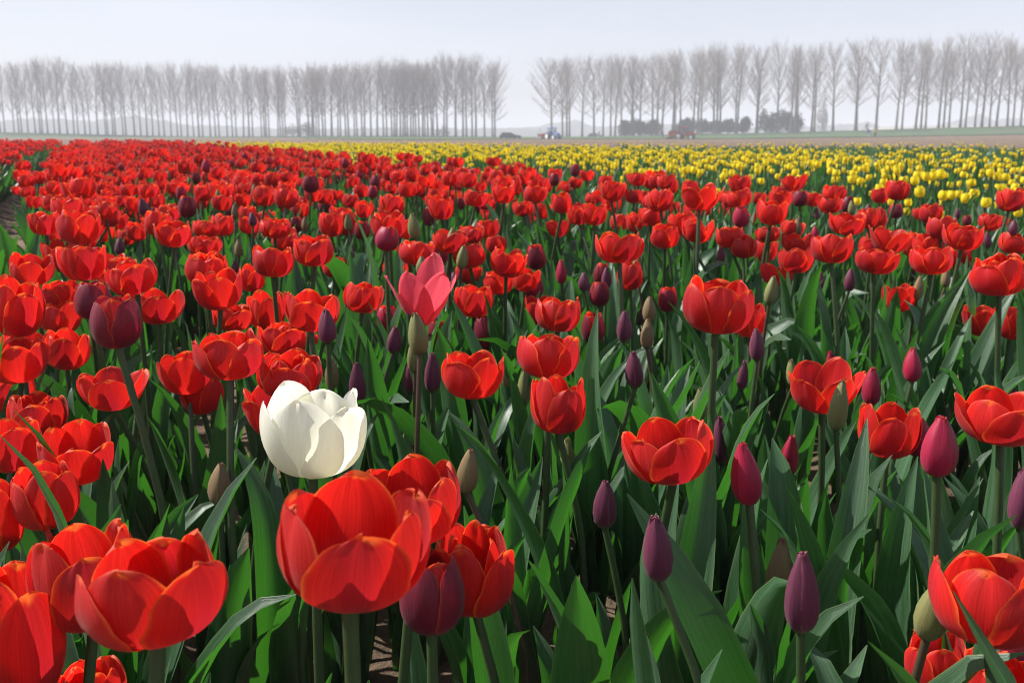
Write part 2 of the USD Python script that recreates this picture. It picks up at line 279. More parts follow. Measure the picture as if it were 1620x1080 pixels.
strip('grass_verge', 'grass_verge', 480, 2300, lambda p: np.interp(p, [480, 640, 780, 860, 1100, 1620], [205, 150, 178, 190, 165, 168]), lambda p: np.interp(p, *DIST) - 5, 0.12, 'strip of bright green grass between ploughed soil and the tree bank')
strip('meadow', 'grass_verge', -2500, 4200, lambda p: np.interp(p, *DIST) + 24, lambda p: 900, 0.10, 'flat hazy meadow stretching away behind the poplars', 60, 12)

def far_ridge(name, p0, p1, D, tops, mat_, label, seed, rough, depth=60, step=2.0):
    ps = np.arange(p0, p1, step)
    base = np.interp(ps, [t[0] for t in tops], [t[1] for t in tops])
    hh = CAM_Z + (214 - base) * D / 1633.0
    q = np.stack([ps * 0.11, np.zeros(len(ps)), np.zeros(len(ps))], -1)
    hh = hh + rough * (meshkit.fbm(q, 4, seed) - 0.5) * D / 1633.0
    g = np.zeros((len(ps), 5, 3))
    for i, p in enumerate(ps):
        for j, (off, k) in enumerate(((0, -0.1), (depth * .05, 0.55), (depth * .2, 0.9), (depth * .5, 1.0), (depth, -0.1))):
            x, y = ground_xy(p, D + off); w = 1 + 0.25 * (meshkit.noise(np.array([p * .2, j * 3.3, seed]), seed) - .5) * (0 < j < 3)
            g[i, j] = (x, y, hh[i] * k * w)
    o = put('/World', name, (g.reshape(-1, 3), grid_faces(len(ps), 5)), mat_, smooth=True)
    meta(o, label, 'hills', kind='structure')
far_ridge('hills', -700, 900, 900, [(-700, 192), (0, 190), (60, 187), (150, 191), (190, 186), (215, 182), (240, 187), (300, 198), (400, 201), (500, 203), (700, 203), (900, 203)], 'woods', 'blue hazy line of far woods and a low hill on the left', 3, 6)
far_ridge('hills', 760, 1130, 1050, [(760, 203), (840, 202), (870, 194), (915, 190), (935, 200), (1000, 199), (1060, 196), (1130, 204)], 'woods', 'pale hazy far woods behind the gap in the trees', 7, 5)
far_ridge('hills', 1180, 2300, 1000, [(1180, 203), (1260, 196), (1280, 200), (1330, 196), (1370, 193), (1400, 202), (1480, 199), (1530, 184), (1550, 181), (1570, 190), (1620, 186), (2300, 188)], 'woods', 'pale blue wooded hills on the right horizon', 9, 5)
far_ridge('pale_slope', 1330, 1640, 760, [(1330, 206), (1400, 199.5), (1500, 198), (1580, 197), (1640, 203)], 'pale_field', 'pale sandy field slope in the haze behind the right trees', 12, 1.0, depth=160)

# ------------------------------------------------------------------ haze
hz = usdkit.material(stage, '/World/Looks/haze', {'v': ('principled_volume', {'color': (0.93, 0.95, 1.0), 'density': HAZE, 'anisotropy': 0.0})}, [], volume='v.volume')
LOOK['haze'] = hz
hb = put('/World', 'haze', box((0, 900, 11.5), (5200, 4600, 37)), 'haze')
meta(hb, 'thin pale spring haze lying over the fields', 'haze', kind='stuff')

# ------------------------------------------------------------------ flower geometry
def bez(P, u):
    P = np.asarray(P, float); u = u[:, None]
    return (1 - u) ** 3 * P[0] + 3 * (1 - u) ** 2 * u * P[1] + 3 * (1 - u) * u * u * P[2] + u ** 3 * P[3]
def petal(R, H, kt, half, az, nu, nv, r, belly=1.12, foot=0.95, blunt=2.6, ripple=0.05, curl=0.0, notch=0.0, crease=0.03, shrink=1.0):
    """One petal of a cup of radius R and height H; kt = top radius / R; half = half width / R."""
    u = np.sin(np.linspace(0, 1, nu) * PI / 2) ** 1.15; v = np.linspace(-1, 1, nv)
    c = bez([(0.06 * R, 0.0), (foot * R, -0.03 * H), (belly * R, 0.50 * H), (kt * R, H)], u)
    w = half * R * (0.24 + 0.76 * smoothstep(0, 0.5, u)) * np.where(u > 0.5, np.clip(1 - (np.clip(u - 0.5, 0, 1) / 0.5) ** blunt, 0, 1) ** 0.5, 1.0)
    w = np.maximum(w, 0.002 * R)
    Rc = np.maximum(c[:, 0] * r.uniform(0.86, 1.02), 0.30 * R) * (1 + 0.25 * np.clip(kt - 0.9, 0, 1) * u)
    nick = 1 + 0.045 * (np.sin(17 * u[:, None] + r.uniform(0, 6) + 2 * np.sign(v)[None]) * np.sin(7 * u[:, None] + r.uniform(0, 6))) * np.abs(v)[None] ** 4
    t = np.clip(v[None] * w[:, None] / Rc[:, None] * nick, -1.75, 1.75)
    rad = c[:, :1] - Rc[:, None] * (1 - np.cos(t)); tan = Rc[:, None] * np.sin(t); z = np.repeat(c[:, 1:], nv, 1)
    ph, ph2 = r.uniform(0, 6.28, 2)
    av = np.abs(v)[None]
    wob = ripple * R * (u[:, None] ** 1.5) * (0.7 * np.sin(3.1 * v[None] + ph + 2 * u[:, None]) * av + 0.6 * av ** 3 * np.sin(9 * u[:, None] + ph2 + 2 * np.sign(v)[None]))
    rad = rad + 0.022 * R * u[:, None] * np.sin(6.5 * v[None] + r.uniform(0, 6)) * np.sin(5 * u[:, None] + r.uniform(0, 6)) + wob + curl * R * av ** 2.5 * u[:, None] ** 2 - crease * R * np.exp(-(v[None] / 0.16) ** 2) * smoothstep(0.1, 0.6, u)[:, None]
    z = z + ripple * 0.8 * R * u[:, None] ** 3 * np.sin(4.3 * v[None] + ph2) - notch * H * (u[:, None] ** 6) * np.exp(-(v[None] / 0.2) ** 2)
    rad, tan = rad * shrink, tan * shrink
    ca, sa = math.cos(az), math.sin(az)
    V = np.stack([rad * ca - tan * sa, rad * sa + tan * ca, z], -1).reshape(-1, 3)
    UVs = np.stack([np.repeat(u[:, None], nv, 1), np.repeat((v[None] + 1) / 2, nu, 0)], -1).reshape(-1, 2)
    return V, grid_faces(nu, nv)[:, [0, 2, 1]], UVs
def tilt_mat(ax, ay):
    cx, sx, cy, sy = math.cos(ax), math.sin(ax), math.cos(ay), math.sin(ay)
    return np.array([[cy, 0, sy], [0, 1, 0], [-sy, 0, cy]]) @ np.array([[1, 0, 0], [0, cx, -sx], [0, sx, cx]])
def bloom(kind, R, H, r, nu=9, nv=9, az0=None):
    """List of (v, f, uv, material) petals; outer three first in the draw order of a real tulip."""
    az0 = r.uniform(0, 2 * PI) if az0 is None else az0
    out = []
    def add(m, **k):
        out.append((*petal(az=k.pop('az'), nu=nu, nv=nv, r=r, **k), m))
    if kind in ('R', 'O', 'T', 'B'):      # open cup; O flat and wide; T extra petals tucked in; B upright cup
        kt = {'R': r.uniform(0.80, 1.02), 'O': r.uniform(1.15, 1.32), 'T': r.uniform(0.76, 0.92), 'B': r.uniform(0.72, 0.84)}[kind]
        for i in range(3):
            add('petal_red_outer' if r.random() < 0.75 else 'petal_red', R=R * r.uniform(.96, 1.03), H=H * r.uniform(.88, 1.0), kt=kt * r.uniform(.94, 1.12), half=r.uniform(.74, .88), az=az0 + i * 2 * PI / 3 + r.normal(0, .09), blunt=r.uniform(2.2, 3.0), notch=r.uniform(0, .05), curl=r.uniform(-.02, .06), belly=1.16, ripple=0.06)
        for i in range(3):
            add('petal_red', R=R * .93, H=H * r.uniform(.95, 1.07), kt=kt * r.uniform(.86, 1.05), half=r.uniform(.72, .84), az=az0 + PI / 3 + i * 2 * PI / 3 + r.normal(0, .09), blunt=r.uniform(2.0, 2.9), notch=r.uniform(0, .05), curl=r.uniform(-.02, .05), belly=1.12, ripple=0.06)
        if kind == 'T':
            for i in range(4):
                add('petal_red_inner', R=R * .74, H=H * r.uniform(.92, 1.06), kt=r.uniform(.6, .8), half=r.uniform(.55, .72), az=az0 + i * PI / 2 + r.normal(0, .2), blunt=2.4, ripple=0.10, notch=.06)
    elif kind in ('H', 'C'):
        m = 'petal_maroon' if kind == 'H' else 'petal_crimson'
        kt = r.uniform(.50, .66)
        for i in range(3):
            add(m, R=R, H=H * r.uniform(.95, 1.0), kt=kt * r.uniform(.95, 1.1), half=r.uniform(.92, 1.04), az=az0 + i * 2 * PI / 3 + r.normal(0, .05), blunt=2.3, belly=1.14, ripple=.03, curl=.0)
        for i in range(3):
            add('petal_red' if r.random() < .7 else m, R=R * .92, H=H * r.uniform(.97, 1.04), kt=kt * .95, half=.9, az=az0 + PI / 3 + i * 2 * PI / 3, blunt=2.3, belly=1.12, ripple=.03)
    elif kind in ('P', 'G', 'D', 'N'):
        m = {'P': 'petal_purple', 'G': 'petal_green', 'D': 'petal_dusky_green', 'N': 'petal_crimson'}[kind]
        for i in range(3):
            add(m, R=R * (1.0 if i else 1.03), H=H * r.uniform(.97, 1.0), kt=.10, half=1.26, az=az0 + i * 2 * PI / 3 + r.normal(0, .06), blunt=1.55, belly=1.25, foot=1.0, ripple=.02, crease=-.09, curl=.12)
        for i in range(3):
            add(m, R=R * .90, H=H * .99, kt=.08, half=1.1, az=az0 + PI / 3 + i * 2 * PI / 3, blunt=1.6, belly=1.2, foot=1.0, ripple=.01)
    elif kind == 'W':
        for i in range(3):
            add('petal_white', R=R * (1.0, .98, .94)[i], H=H * r.uniform(.92, .97), kt=(.90, .80, .98)[i], half=.86, az=az0 + PI / 3 + i * 2 * PI / 3, blunt=2.7, belly=1.14, ripple=.06, notch=.03, crease=.045)
        for i in range(3):
            add('petal_white', R=R * .93, H=H * r.uniform(1.02, 1.08), kt=.84, half=.84, az=az0 + i * 2 * PI / 3, blunt=2.7, belly=1.1, ripple=.06, crease=.05, notch=.04)
    elif kind == 'K':
        for i in range(6):
            add('petal_pink', R=R * (1 if i % 2 else .95), H=H * (.86, 1.22, .90, .84, .92, .96)[i], kt=(1.36, 1.0, 1.2, 1.42, 1.2, 1.3)[i], half=.80, az=az0 + i * PI / 3, blunt=2.4, belly=1.02, foot=.55, ripple=.09)
    elif kind == 'Y':
        for i in range(6):
            add('petal_yellow', R=R * (1 if i % 2 else .92), H=H * r.uniform(.93, 1.04), kt=r.uniform(.66, .86), half=.84, az=az0 + i * PI / 3, blunt=2.5, belly=1.15, ripple=.05)
    return out
def leaf(L, W, az, lean, curve, r, nu=13, nv=5, base=(0, 0, 0), fold0=1.15, fold1=0.52, wave=0.10):
    u = np.linspace(0, 1, nu); v = np.linspace(-1, 1, nv)
    th = lean + curve * u ** 1.6 + r.normal(0, .10) * np.sin(PI * u) + r.normal(.05, .35) * np.clip((u - .72) / .28, 0, 1) ** 2
    du = np.diff(u, prepend=0) * L
    rr, zz = np.cumsum(np.sin(th) * du), np.cumsum(np.cos(th) * du)
    w = W * ((u + 0.10) ** 0.5 * np.clip(1 - u ** 1.7, 0, 1) ** 0.8) / 0.62 * 0.5
    w = np.maximum(w, 0.0006)
    tw = r.normal(0, 0.55) * u ** 1.3 + r.normal(0, .10)
    side0 = np.stack([np.zeros(nu), np.ones(nu), np.zeros(nu)], -1)
    nor0 = np.stack([-np.cos(th), np.zeros(nu), np.sin(th)], -1)          # inner (stem) side
    sd = side0 * np.cos(tw)[:, None] + nor0 * np.sin(tw)[:, None]; nr = -side0 * np.sin(tw)[:, None] + nor0 * np.cos(tw)[:, None]
    fo = fold1 + (fold0 - fold1) * np.clip(1 - u / 0.35, 0, 1) + 0.12 * np.sin(5 * u + r.uniform(0, 6))
    ph = r.uniform(0, 6.28, 2)
    k = np.where(v < 0, ph[0], ph[1])[None]
    ctr = np.stack([rr, 0.006 * np.sin(4 * u + ph[0]) * u, zz], -1)
    av = np.abs(v)[None]
    up = av ** 1.3 * w[:, None] * np.sin(fo)[:, None] + wave * w[:, None] * av ** 2 * np.sin(11 * u[:, None] + k)
    V = ctr[:, None] + sd[:, None] * (v[None] * w[:, None] * np.cos(fo)[:, None])[..., None] + nr[:, None] * up[..., None]
    ca, sa = math.cos(az), math.sin(az)
    V = V.reshape(-1, 3); V = np.stack([V[:, 0] * ca - V[:, 1] * sa, V[:, 0] * sa + V[:, 1] * ca, V[:, 2]], -1) + np.asarray(base)
    UVs = np.stack([np.repeat(u[:, None], nv, 1), np.repeat((v[None] + 1) / 2, nu, 0)], -1).reshape(-1, 2)
    return V, grid_faces(nu, nv), UVs
def leaves(n, r, size=1.0, nu=13, nv=5, upright=0.0, low=False):
    out = []; a0 = r.uniform(0, 2 * PI)
    for i in range(n):
        big = 1.0 - 0.16 * i
        out.append(leaf(size * r.uniform(.31, .42) * big * (.8 if low else 1), size * r.uniform(.043, .064) * (1.0 - .12 * i), a0 + i * 2.3 + r.normal(0, .4), r.uniform(.10, .36) * (1 - upright), abs(r.normal(.27, .38)) * (1 - upright) + (.25 if low else 0), r, nu, nv, (0, 0, -0.015 + 0.016 * i), wave=r.uniform(.08, .26)))
    return out
def stem_pts(top, r, bend=0.02, n=8, sink=0.05):
    t = np.linspace(0, 1, n)[:, None]; b = r.normal(0, bend, 2)
    p = np.array([[0, 0, -sink]]) * (1 - t) + np.asarray(top)[None] * t
    p[:, :2] += np.sin(PI * t) * b[None]
    return p
def add_plant(o, kind, R, H, top, r, hi=False, nleaf=3, tilt=None, az0=None, leaf_size=1.0, upright=0.3):
    nu, nv = (18, 15) if hi else (9, 9)
    T = tilt_mat(*(r.normal(0, .08, 2) if tilt is None else tilt))
    for v, f, uv, m in bloom(kind, R, H, r, nu, nv, az0):
        put(o, 'petal', (v @ T.T + top, f), m, smooth=True, uv=uv)
    sr = {'P': .0030, 'G': .0028, 'D': .0030, 'N': .0034}.get(kind, .0037) * (1 if R < .05 else 1.1)
    v, f = tube_mesh(stem_pts(np.asarray(top) + T @ np.array([0, 0, .002]), r), np.linspace(sr * 1.15, sr, 8), 8)
    put(o, 'stem', (v, f), 'stem_dusky' if kind in 'GD' and r.random() < .6 else 'stem', smooth=True)
    for v, f, uv in leaves(nleaf, r, leaf_size, 16 if hi else 12, 7 if hi else 5, upright):
        put(o, 'leaf', (v, f), 'leaf', smooth=True, uv=uv)

# ------------------------------------------------------------------ flowers placed one by one: (column, top, foot, width, kind) in pixels of the photograph
def c5(*a): return [(x / 2.919, 190 + t / 2.919, 190 + b / 2.919, w / 2.919, k) for x, t, b, w, k in a]
def c6(*a): return [(540 + x / 2.919, 190 + t / 2.919, 190 + b / 2.919, w / 2.919, k) for x, t, b, w, k in a]
def c7(*a): return [(1080 + x / 2.919, 190 + t / 2.919, 190 + b / 2.919, w / 2.919, k) for x, t, b, w, k in a]
SPOT = c5((85, 725, 992, 250, 'R'), (275, 830, 985, 200, 'R'), (290, 745, 860, 190, 'R'), (435, 755, 920, 190, 'H'), (545, 800, 1050, 255, 'H'), (735, 775, 940, 215, 'R'), (310, 960, 1145, 215, 'R'), (110, 965, 1150, 230, 'R'),
    (150, 620, 755, 195, 'R'), (285, 555, 700, 150, 'R'), (400, 570, 740, 215, 'R'), (540, 625, 760, 190, 'T'), (635, 645, 800, 230, 'R'), (360, 415, 575, 195, 'R'), (215, 420, 530, 150, 'R'), (255, 495, 570, 90, 'B'), (480, 480, 560, 100, 'R'), (380, 268, 362, 125, 'B'),
    (262, 235, 300, 95, 'B'), (270, 300, 350, 110, 'R'), (262, 345, 425, 135, 'R'), (490, 390, 460, 110, 'T'), (505, 320, 380, 70, 'B'), (435, 410, 460, 80, 'R'), (640, 470, 555, 105, 'R'), (735, 420, 535, 140, 'T'), (805, 465, 585, 165, 'R'), (955, 490, 545, 135, 'T'),
    (945, 540, 630, 155, 'R'), (955, 610, 760, 210, 'T'), (1020, 690, 870, 225, 'R'), (1165, 670, 790, 125, 'B'), (1260, 580, 725, 195, 'R'), (1320, 525, 600, 135, 'T'), (1455, 530, 670, 195, 'R'), (1270, 460, 545, 150, 'T'), (870, 350, 450, 95, 'H'), (930, 310, 415, 70, 'B'),
    (780, 395, 470, 120, 'R'), (695, 295, 360, 95, 'R'), (635, 350, 425, 95, 'R'), (605, 295, 350, 90, 'R'), (1025, 435, 535, 110, 'B'), (960, 440, 485, 70, 'R'), (1075, 390, 460, 65, 'H'), (1145, 395, 480, 90, 'T'), (1230, 425, 475, 90, 'T'), (1205, 480, 560, 70, 'B'),
    (1385, 380, 455, 95, 'T'), (1370, 455, 520, 80, 'H'), (1530, 425, 540, 120, 'R'), (1435, 275, 335, 90, 'H'), (1505, 370, 425, 70, 'R'), (555, 540, 625, 55, 'P'), (670, 380, 440, 55, 'P'), (1085, 650, 715, 45, 'P'), (1170, 430, 490, 45, 'P'), (1165, 475, 540, 40, 'P'),
    (1298, 355, 410, 40, 'P'), (1325, 345, 385, 30, 'P'), (1010, 320, 375, 32, 'G'), (880, 260, 305, 28, 'G'), (1375, 665, 725, 45, 'G'), (1090, 310, 348, 50, 'Y'), (1515, 870, 1030, 100, 'P'), (1240, 785, 965, 180, 'R'), (1435, 790, 970, 250, 'R'), (1075, 860, 970, 200, 'T'),
    (1065, 965, 1190, 330, 'R'), (1380, 735, 800, 65, 'C'), (1545, 650, 725, 110, 'B'), (1400, 965, 1060, 130, 'R'), (1310, 1000, 1080, 230, 'T'))
SPOT += c6((95, 745, 890, 185, 'R'), (50, 885, 995, 85, 'R'), (215, 850, 975, 125, 'C'), (375, 670, 945, 310, 'K'), (440, 900, 1060, 105, 'H'), (615, 757, 905, 185, 'R'), (668, 897, 1055, 125, 'H'), (240, 950, 1075, 80, 'P'), (325, 1005, 1090, 60, 'G'), (520, 700, 765, 45, 'P'), (485, 670, 725, 35, 'P'),
    (250, 645, 735, 120, 'R'), (370, 648, 715, 60, 'G'), (345, 555, 670, 170, 'T'), (455, 575, 665, 85, 'C'), (595, 565, 685, 165, 'R'), (505, 505, 610, 165, 'R'), (600, 485, 570, 120, 'T'), (680, 458, 545, 110, 'R'), (305, 453, 545, 125, 'R'), (760, 590, 725, 165, 'R'), (905, 570, 690, 110, 'H'),
    (730, 690, 805, 145, 'R'), (885, 720, 820, 110, 'C'), (905, 805, 945, 140, 'R'), (1000, 808, 975, 225, 'R'), (955, 970, 1190, 300, 'R'), (1160, 880, 1030, 125, 'H'), (1285, 515, 660, 220, 'R'), (1335, 652, 785, 130, 'B'), (1017, 645, 755, 58, 'N'), (1195, 655, 760, 90, 'H'), (1190, 740, 860, 110, 'H'),
    (1120, 705, 790, 60, 'P'), (1000, 455, 540, 110, 'R'), (1495, 480, 590, 145, 'R'), (1505, 765, 885, 105, 'H'), (1420, 812, 930, 70, 'D'), (1410, 915, 1055, 72, 'D'), (1375, 870, 950, 40, 'P'), (465, 352, 460, 120, 'R'), (690, 340, 410, 85, 'R'), (680, 400, 455, 75, 'R'), (840, 375, 445, 100, 'T'),
    (790, 380, 430, 60, 'B'), (750, 295, 385, 110, 'R'), (895, 305, 380, 110, 'R'), (1020, 335, 430, 100, 'B'), (1170, 390, 485, 120, 'R'), (1090, 385, 440, 80, 'R'), (1280, 435, 510, 90, 'R'), (1360, 430, 520, 100, 'T'), (1430, 400, 490, 125, 'R'), (1435, 365, 415, 110, 'R'), (1530, 380, 465, 70, 'R'),
    (1350, 320, 385, 90, 'R'), (1270, 285, 350, 90, 'R'), (1450, 240, 295, 100, 'R'), (985, 225, 280, 70, 'R'), (705, 170, 215, 75, 'R'), (710, 228, 285, 70, 'R'), (560, 220, 275, 70, 'B'), (620, 325, 400, 120, 'R'), (205, 515, 605, 130, 'C'), (100, 470, 550, 90, 'H'), (190, 460, 515, 80, 'R'), (405, 405, 490, 65, 'H'),
    (110, 375, 450, 85, 'R'), (45, 345, 405, 80, 'R'), (25, 420, 535, 85, 'B'), (970, 375, 440, 26, 'G'), (750, 540, 600, 40, 'D'), (815, 290, 330, 22, 'P'))
SPOT += c7((150, 720, 980, 340, 'R'), (305, 850, 1000, 160, 'R'), (60, 450, 565, 140, 'R'), (222, 490, 590, 145, 'T'), (270, 400, 495, 90, 'C'), (330, 430, 500, 60, 'R'), (375, 550, 655, 120, 'R'), (300, 545, 630, 60, 'C'), (425, 660, 765, 175, 'O'), (523, 585, 705, 165, 'R'), (520, 540, 610, 140, 'R'), (500, 460, 540, 110, 'T'),
    (400, 500, 565, 120, 'T'), (687, 525, 660, 195, 'R'), (755, 430, 530, 165, 'R'), (880, 590, 708, 190, 'R'), (895, 495, 590, 115, 'R'), (885, 420, 490, 85, 'R'), (985, 390, 455, 75, 'H'), (1095, 405, 460, 75, 'R'), (1195, 440, 550, 140, 'R'), (1285, 480, 600, 180, 'R'), (1070, 520, 630, 130, 'T'), (1150, 580, 712, 195, 'R'),
    (1245, 590, 700, 80, 'R'), (1320, 590, 670, 90, 'R'), (1415, 430, 510, 110, 'R'), (1460, 620, 805, 270, 'T'), (1520, 520, 620, 140, 'R'), (1530, 315, 400, 100, 'R'), (910, 315, 385, 85, 'R'), (680, 358, 432, 110, 'R'), (755, 350, 430, 70, 'H'), (700, 322, 375, 120, 'R'), (600, 335, 400, 80, 'R'), (540, 335, 400, 80, 'H'),
    (443, 325, 410, 105, 'R'), (350, 335, 390, 70, 'R'), (265, 320, 400, 120, 'R'), (195, 328, 385, 75, 'R'), (70, 312, 392, 100, 'R'), (140, 318, 360, 30, 'P'), (372, 378, 440, 60, 'C'), (190, 385, 450, 55, 'B'), (40, 390, 470, 90, 'R'), (110, 385, 440, 50, 'R'), (620, 405, 460, 28, 'P'), (850, 385, 440, 35, 'P'), (1272, 405, 455, 32, 'P'),
    (300, 278, 325, 25, 'D'), (610, 500, 555, 45, 'N'), (1405, 515, 595, 45, 'P'), (1055, 660, 745, 40, 'P'), (1080, 715, 830, 55, 'D'), (995, 755, 885, 170, 'O'), (1380, 855, 995, 185, 'O'), (1510, 855, 1010, 180, 'O'), (1520, 485, 535, 50, 'P'), (1310, 440, 490, 50, 'H'), (1480, 445, 495, 70, 'R'), (345, 960, 1110, 85, 'P'), (475, 950, 1060, 45, 'P'))
SPOT += [(35, 535, 603, 88, 'R'), (20, 590, 650, 80, 'T'), (62, 618, 690, 90, 'T'), (127, 667, 757, 110, 'R'), (20, 657, 745, 95, 'R'), (82, 725, 832, 108, 'R'), (2, 738, 870, 85, 'R'), (180, 582, 647, 107, 'O'), (300, 553, 622, 85, 'R'), (322, 588, 654, 66, 'R'), (458, 552, 625, 105, 'T'), (440, 607, 690, 112, 'O'),
    (495, 606, 748, 172, 'W'), (252, 838, 1006, 236, 'R'), (150, 818, 985, 175, 'R'), (28, 873, 1110, 178, 'R'), (142, 1038, 1130, 118, 'T'), (347, 733, 798, 40, 'D'), (525, 565, 615, 25, 'D'), (552, 752, 944, 246, 'R'), (660, 722, 850, 158, 'R'), (752, 824, 966, 130, 'T'), (683, 858, 996, 122, 'H'), (746, 552, 629, 98, 'R'), (882, 592, 684, 90, 'B'),
    (567, 572, 636, 32, 'P'), (684, 556, 620, 30, 'P'), (646, 562, 622, 26, 'P'), (657, 535, 588, 28, 'G'), (827, 582, 644, 25, 'G'), (648, 674, 722, 25, 'G'), (737, 708, 778, 40, 'D'), (902, 692, 762, 30, 'G'), (805, 545, 614, 24, 'G'), (928, 592, 654, 20, 'P'), (1067, 655, 758, 138, 'R'), (1186, 699, 797, 54, 'N'), (1243, 685, 757, 34, 'N'),
    (1006, 554, 613, 33, 'P'), (988, 558, 614, 20, 'G'), (956, 759, 834, 43, 'P'), (1043, 815, 917, 56, 'P'), (1267, 875, 998, 62, 'P'), (1226, 842, 960, 48, 'D'), (1322, 600, 680, 36, 'G'), (1332, 818, 914, 38, 'G'), (1172, 565, 617, 20, 'P'), (1142, 658, 734, 34, 'P'), (1043, 641, 690, 20, 'P'), (1107, 612, 662, 26, 'G'), (1255, 567, 610, 22, 'G'),
    (1320, 552, 600, 24, 'N'), (1300, 570, 648, 116, 'O'), (1403, 632, 720, 96, 'R'), (1482, 658, 752, 64, 'N'), (1452, 655, 720, 50, 'C'), (1582, 612, 700, 128, 'R'), (1612, 740, 836, 46, 'P'), (1563, 865, 1012, 192, 'R'), (1466, 918, 1009, 58, 'G'), (1483, 993, 1090, 107, 'B'), (1588, 990, 1070, 74, 'C'), (1596, 1046, 1130, 140, 'T'),
    (1437, 762, 832, 20, 'N'), (1378, 580, 640, 34, 'N'), (1443, 550, 604, 32, 'N'), (1596, 600, 650, 22, 'P'), (95, 822, 880, 60, 'B')]

NOM = {'R': .070, 'O': .080, 'T': .068, 'B': .058, 'H': .052, 'C': .050, 'P': .0245, 'G': .0225, 'D': .0245, 'N': .027, 'W': .082, 'K': .094, 'Y': .052}
WIDE = {'R': 1.0, 'O': 1.22, 'T': 1.0, 'B': .98, 'H': 1.0, 'C': 1.0, 'P': 1.0, 'G': 1.0, 'D': 1.0, 'N': 1.0, 'W': 1.0, 'K': 1.30, 'Y': 1.0}
placed = []
for (px, t, b, w, k) in SPOT:
    d = NOM[k] * F / w
    foot = CAM + ray(px, b) * d
    lo, hi = (.22, .42) if k in 'PGDN' else (.29, .455)
    z = min(max(foot[2], lo), hi)
    if z != foot[2]:
        d2 = d * (z - CAM_Z) / (foot[2] - CAM_Z) if foot[2] < CAM_Z - .02 else d
        d = min(max(d2, d * .72), d * 1.4)
        foot = CAM + ray(px, b) * d
    al = math.asin(-ray(px, (t + b) / 2)[2] / np.linalg.norm(ray(px, (t + b) / 2)))
    R = 0.5 * w * d / F / (1.02 * WIDE[k])
    hv = (b - t) * d / F
    if k in 'PGDN': H = min(max(hv / math.cos(al), 3.0 * R), 5.0 * R)
    else: H = min(max((hv - R * .85 * math.sin(al)) / math.cos(al), {'H': 1.85, 'C': 1.8, 'B': 1.6, 'O': .95}.get(k, 1.2) * R), 2.6 * R)
    placed.append(dict(px=px, py=(t + b) / 2, w=w, k=k, d=d, foot=foot, R=R, H=H))

# labels: look, then where it stands from the nearest flower that can be named
MARKS = [((495, 677), 'the white tulip', 'W'), ((668, 466), 'the tall pink tulip', 'K'), ((552, 848), 'the largest red tulip', None), ((1131, 480), 'the big tall red tulip', None), ((186, 505), 'the tall maroon tulip', None),
    ((252, 922), 'the broad left foreground tulip', None), ((1067, 706), 'the red tulip among buds', None), ((1560, 938), 'the right corner red tulip', None), ((1300, 609), 'the flat open tulip', None), ((980, 390), 'the tall central red tulip', None),
    ((435, 413), 'the left mid-field red tulip', None), ((1580, 655), 'the right edge red tulip', None), ((375, 303), 'the lone yellow tulip', 'Y'), ((1317, 393), 'the bare-stemmed right tulip', None), ((35, 484), 'the large left edge tulip', None), ((700, 328), 'the red tulip behind the pink', None), ((1172, 343), 'the green-striped tulip', None), ((1267, 936), 'the foreground purple bud', None)]
LOOKS_ = {'R': 'open red tulip', 'O': 'wide flat-open red tulip', 'T': 'full many-petalled red tulip', 'B': 'upright half-open red tulip', 'H': 'dusky maroon half-closed tulip', 'C': 'crimson half-closed tulip', 'P': 'closed purple tulip bud', 'G': 'closed green tulip bud', 'D': 'brownish green tulip bud', 'N': 'closed crimson-pink tulip bud'}
OWN = {(495, 606): 'single white tulip with cream cup among the red ones', (668.5, 419.5): 'single salmon pink tulip with tall back petal', (552, 752): 'largest red tulip, standing in front of the white tulip'}
ORD = [''] + 'first second third fourth fifth sixth seventh eighth ninth tenth eleventh twelfth thirteenth fourteenth fifteenth sixteenth seventeenth eighteenth nineteenth twentieth'.split() + ['twenty-' + w for w in 'first second third fourth fifth sixth seventh eighth ninth'.split()] + ['thirtieth'] + ['thirty-' + w for w in 'first second third fourth fifth sixth seventh eighth ninth'.split()] + ['fortieth']
def ordinal(n): return {1: 'nearest', 2: 'second nearest', 3: 'third nearest', 4: 'fourth nearest', 5: 'fifth nearest', 6: 'sixth nearest', 7: 'seventh nearest', 8: 'eighth nearest', 9: 'ninth nearest'}.get(n) or (ORD[n] + ' nearest' if n < len(ORD) else f'{n}th nearest')
def relation(px, py):
    m = min(MARKS, key=lambda m: math.hypot(m[0][0] - px, 1.3 * (m[0][1] - py))); dx, dy = px - m[0][0], py - m[0][1]
    if abs(dx) > 1.6 * abs(dy): where = 'left of' if dx < 0 else 'right of'
    elif abs(dy) > 2.2 * abs(dx): where = 'straight behind' if dy < 0 else 'straight in front of'
    else: where = ('behind and ' if dy < 0 else 'in front and ') + ('left of' if dx < 0 else 'right of')
    return f'{where} {m[1]}', math.hypot(dx, dy)
keys = {}
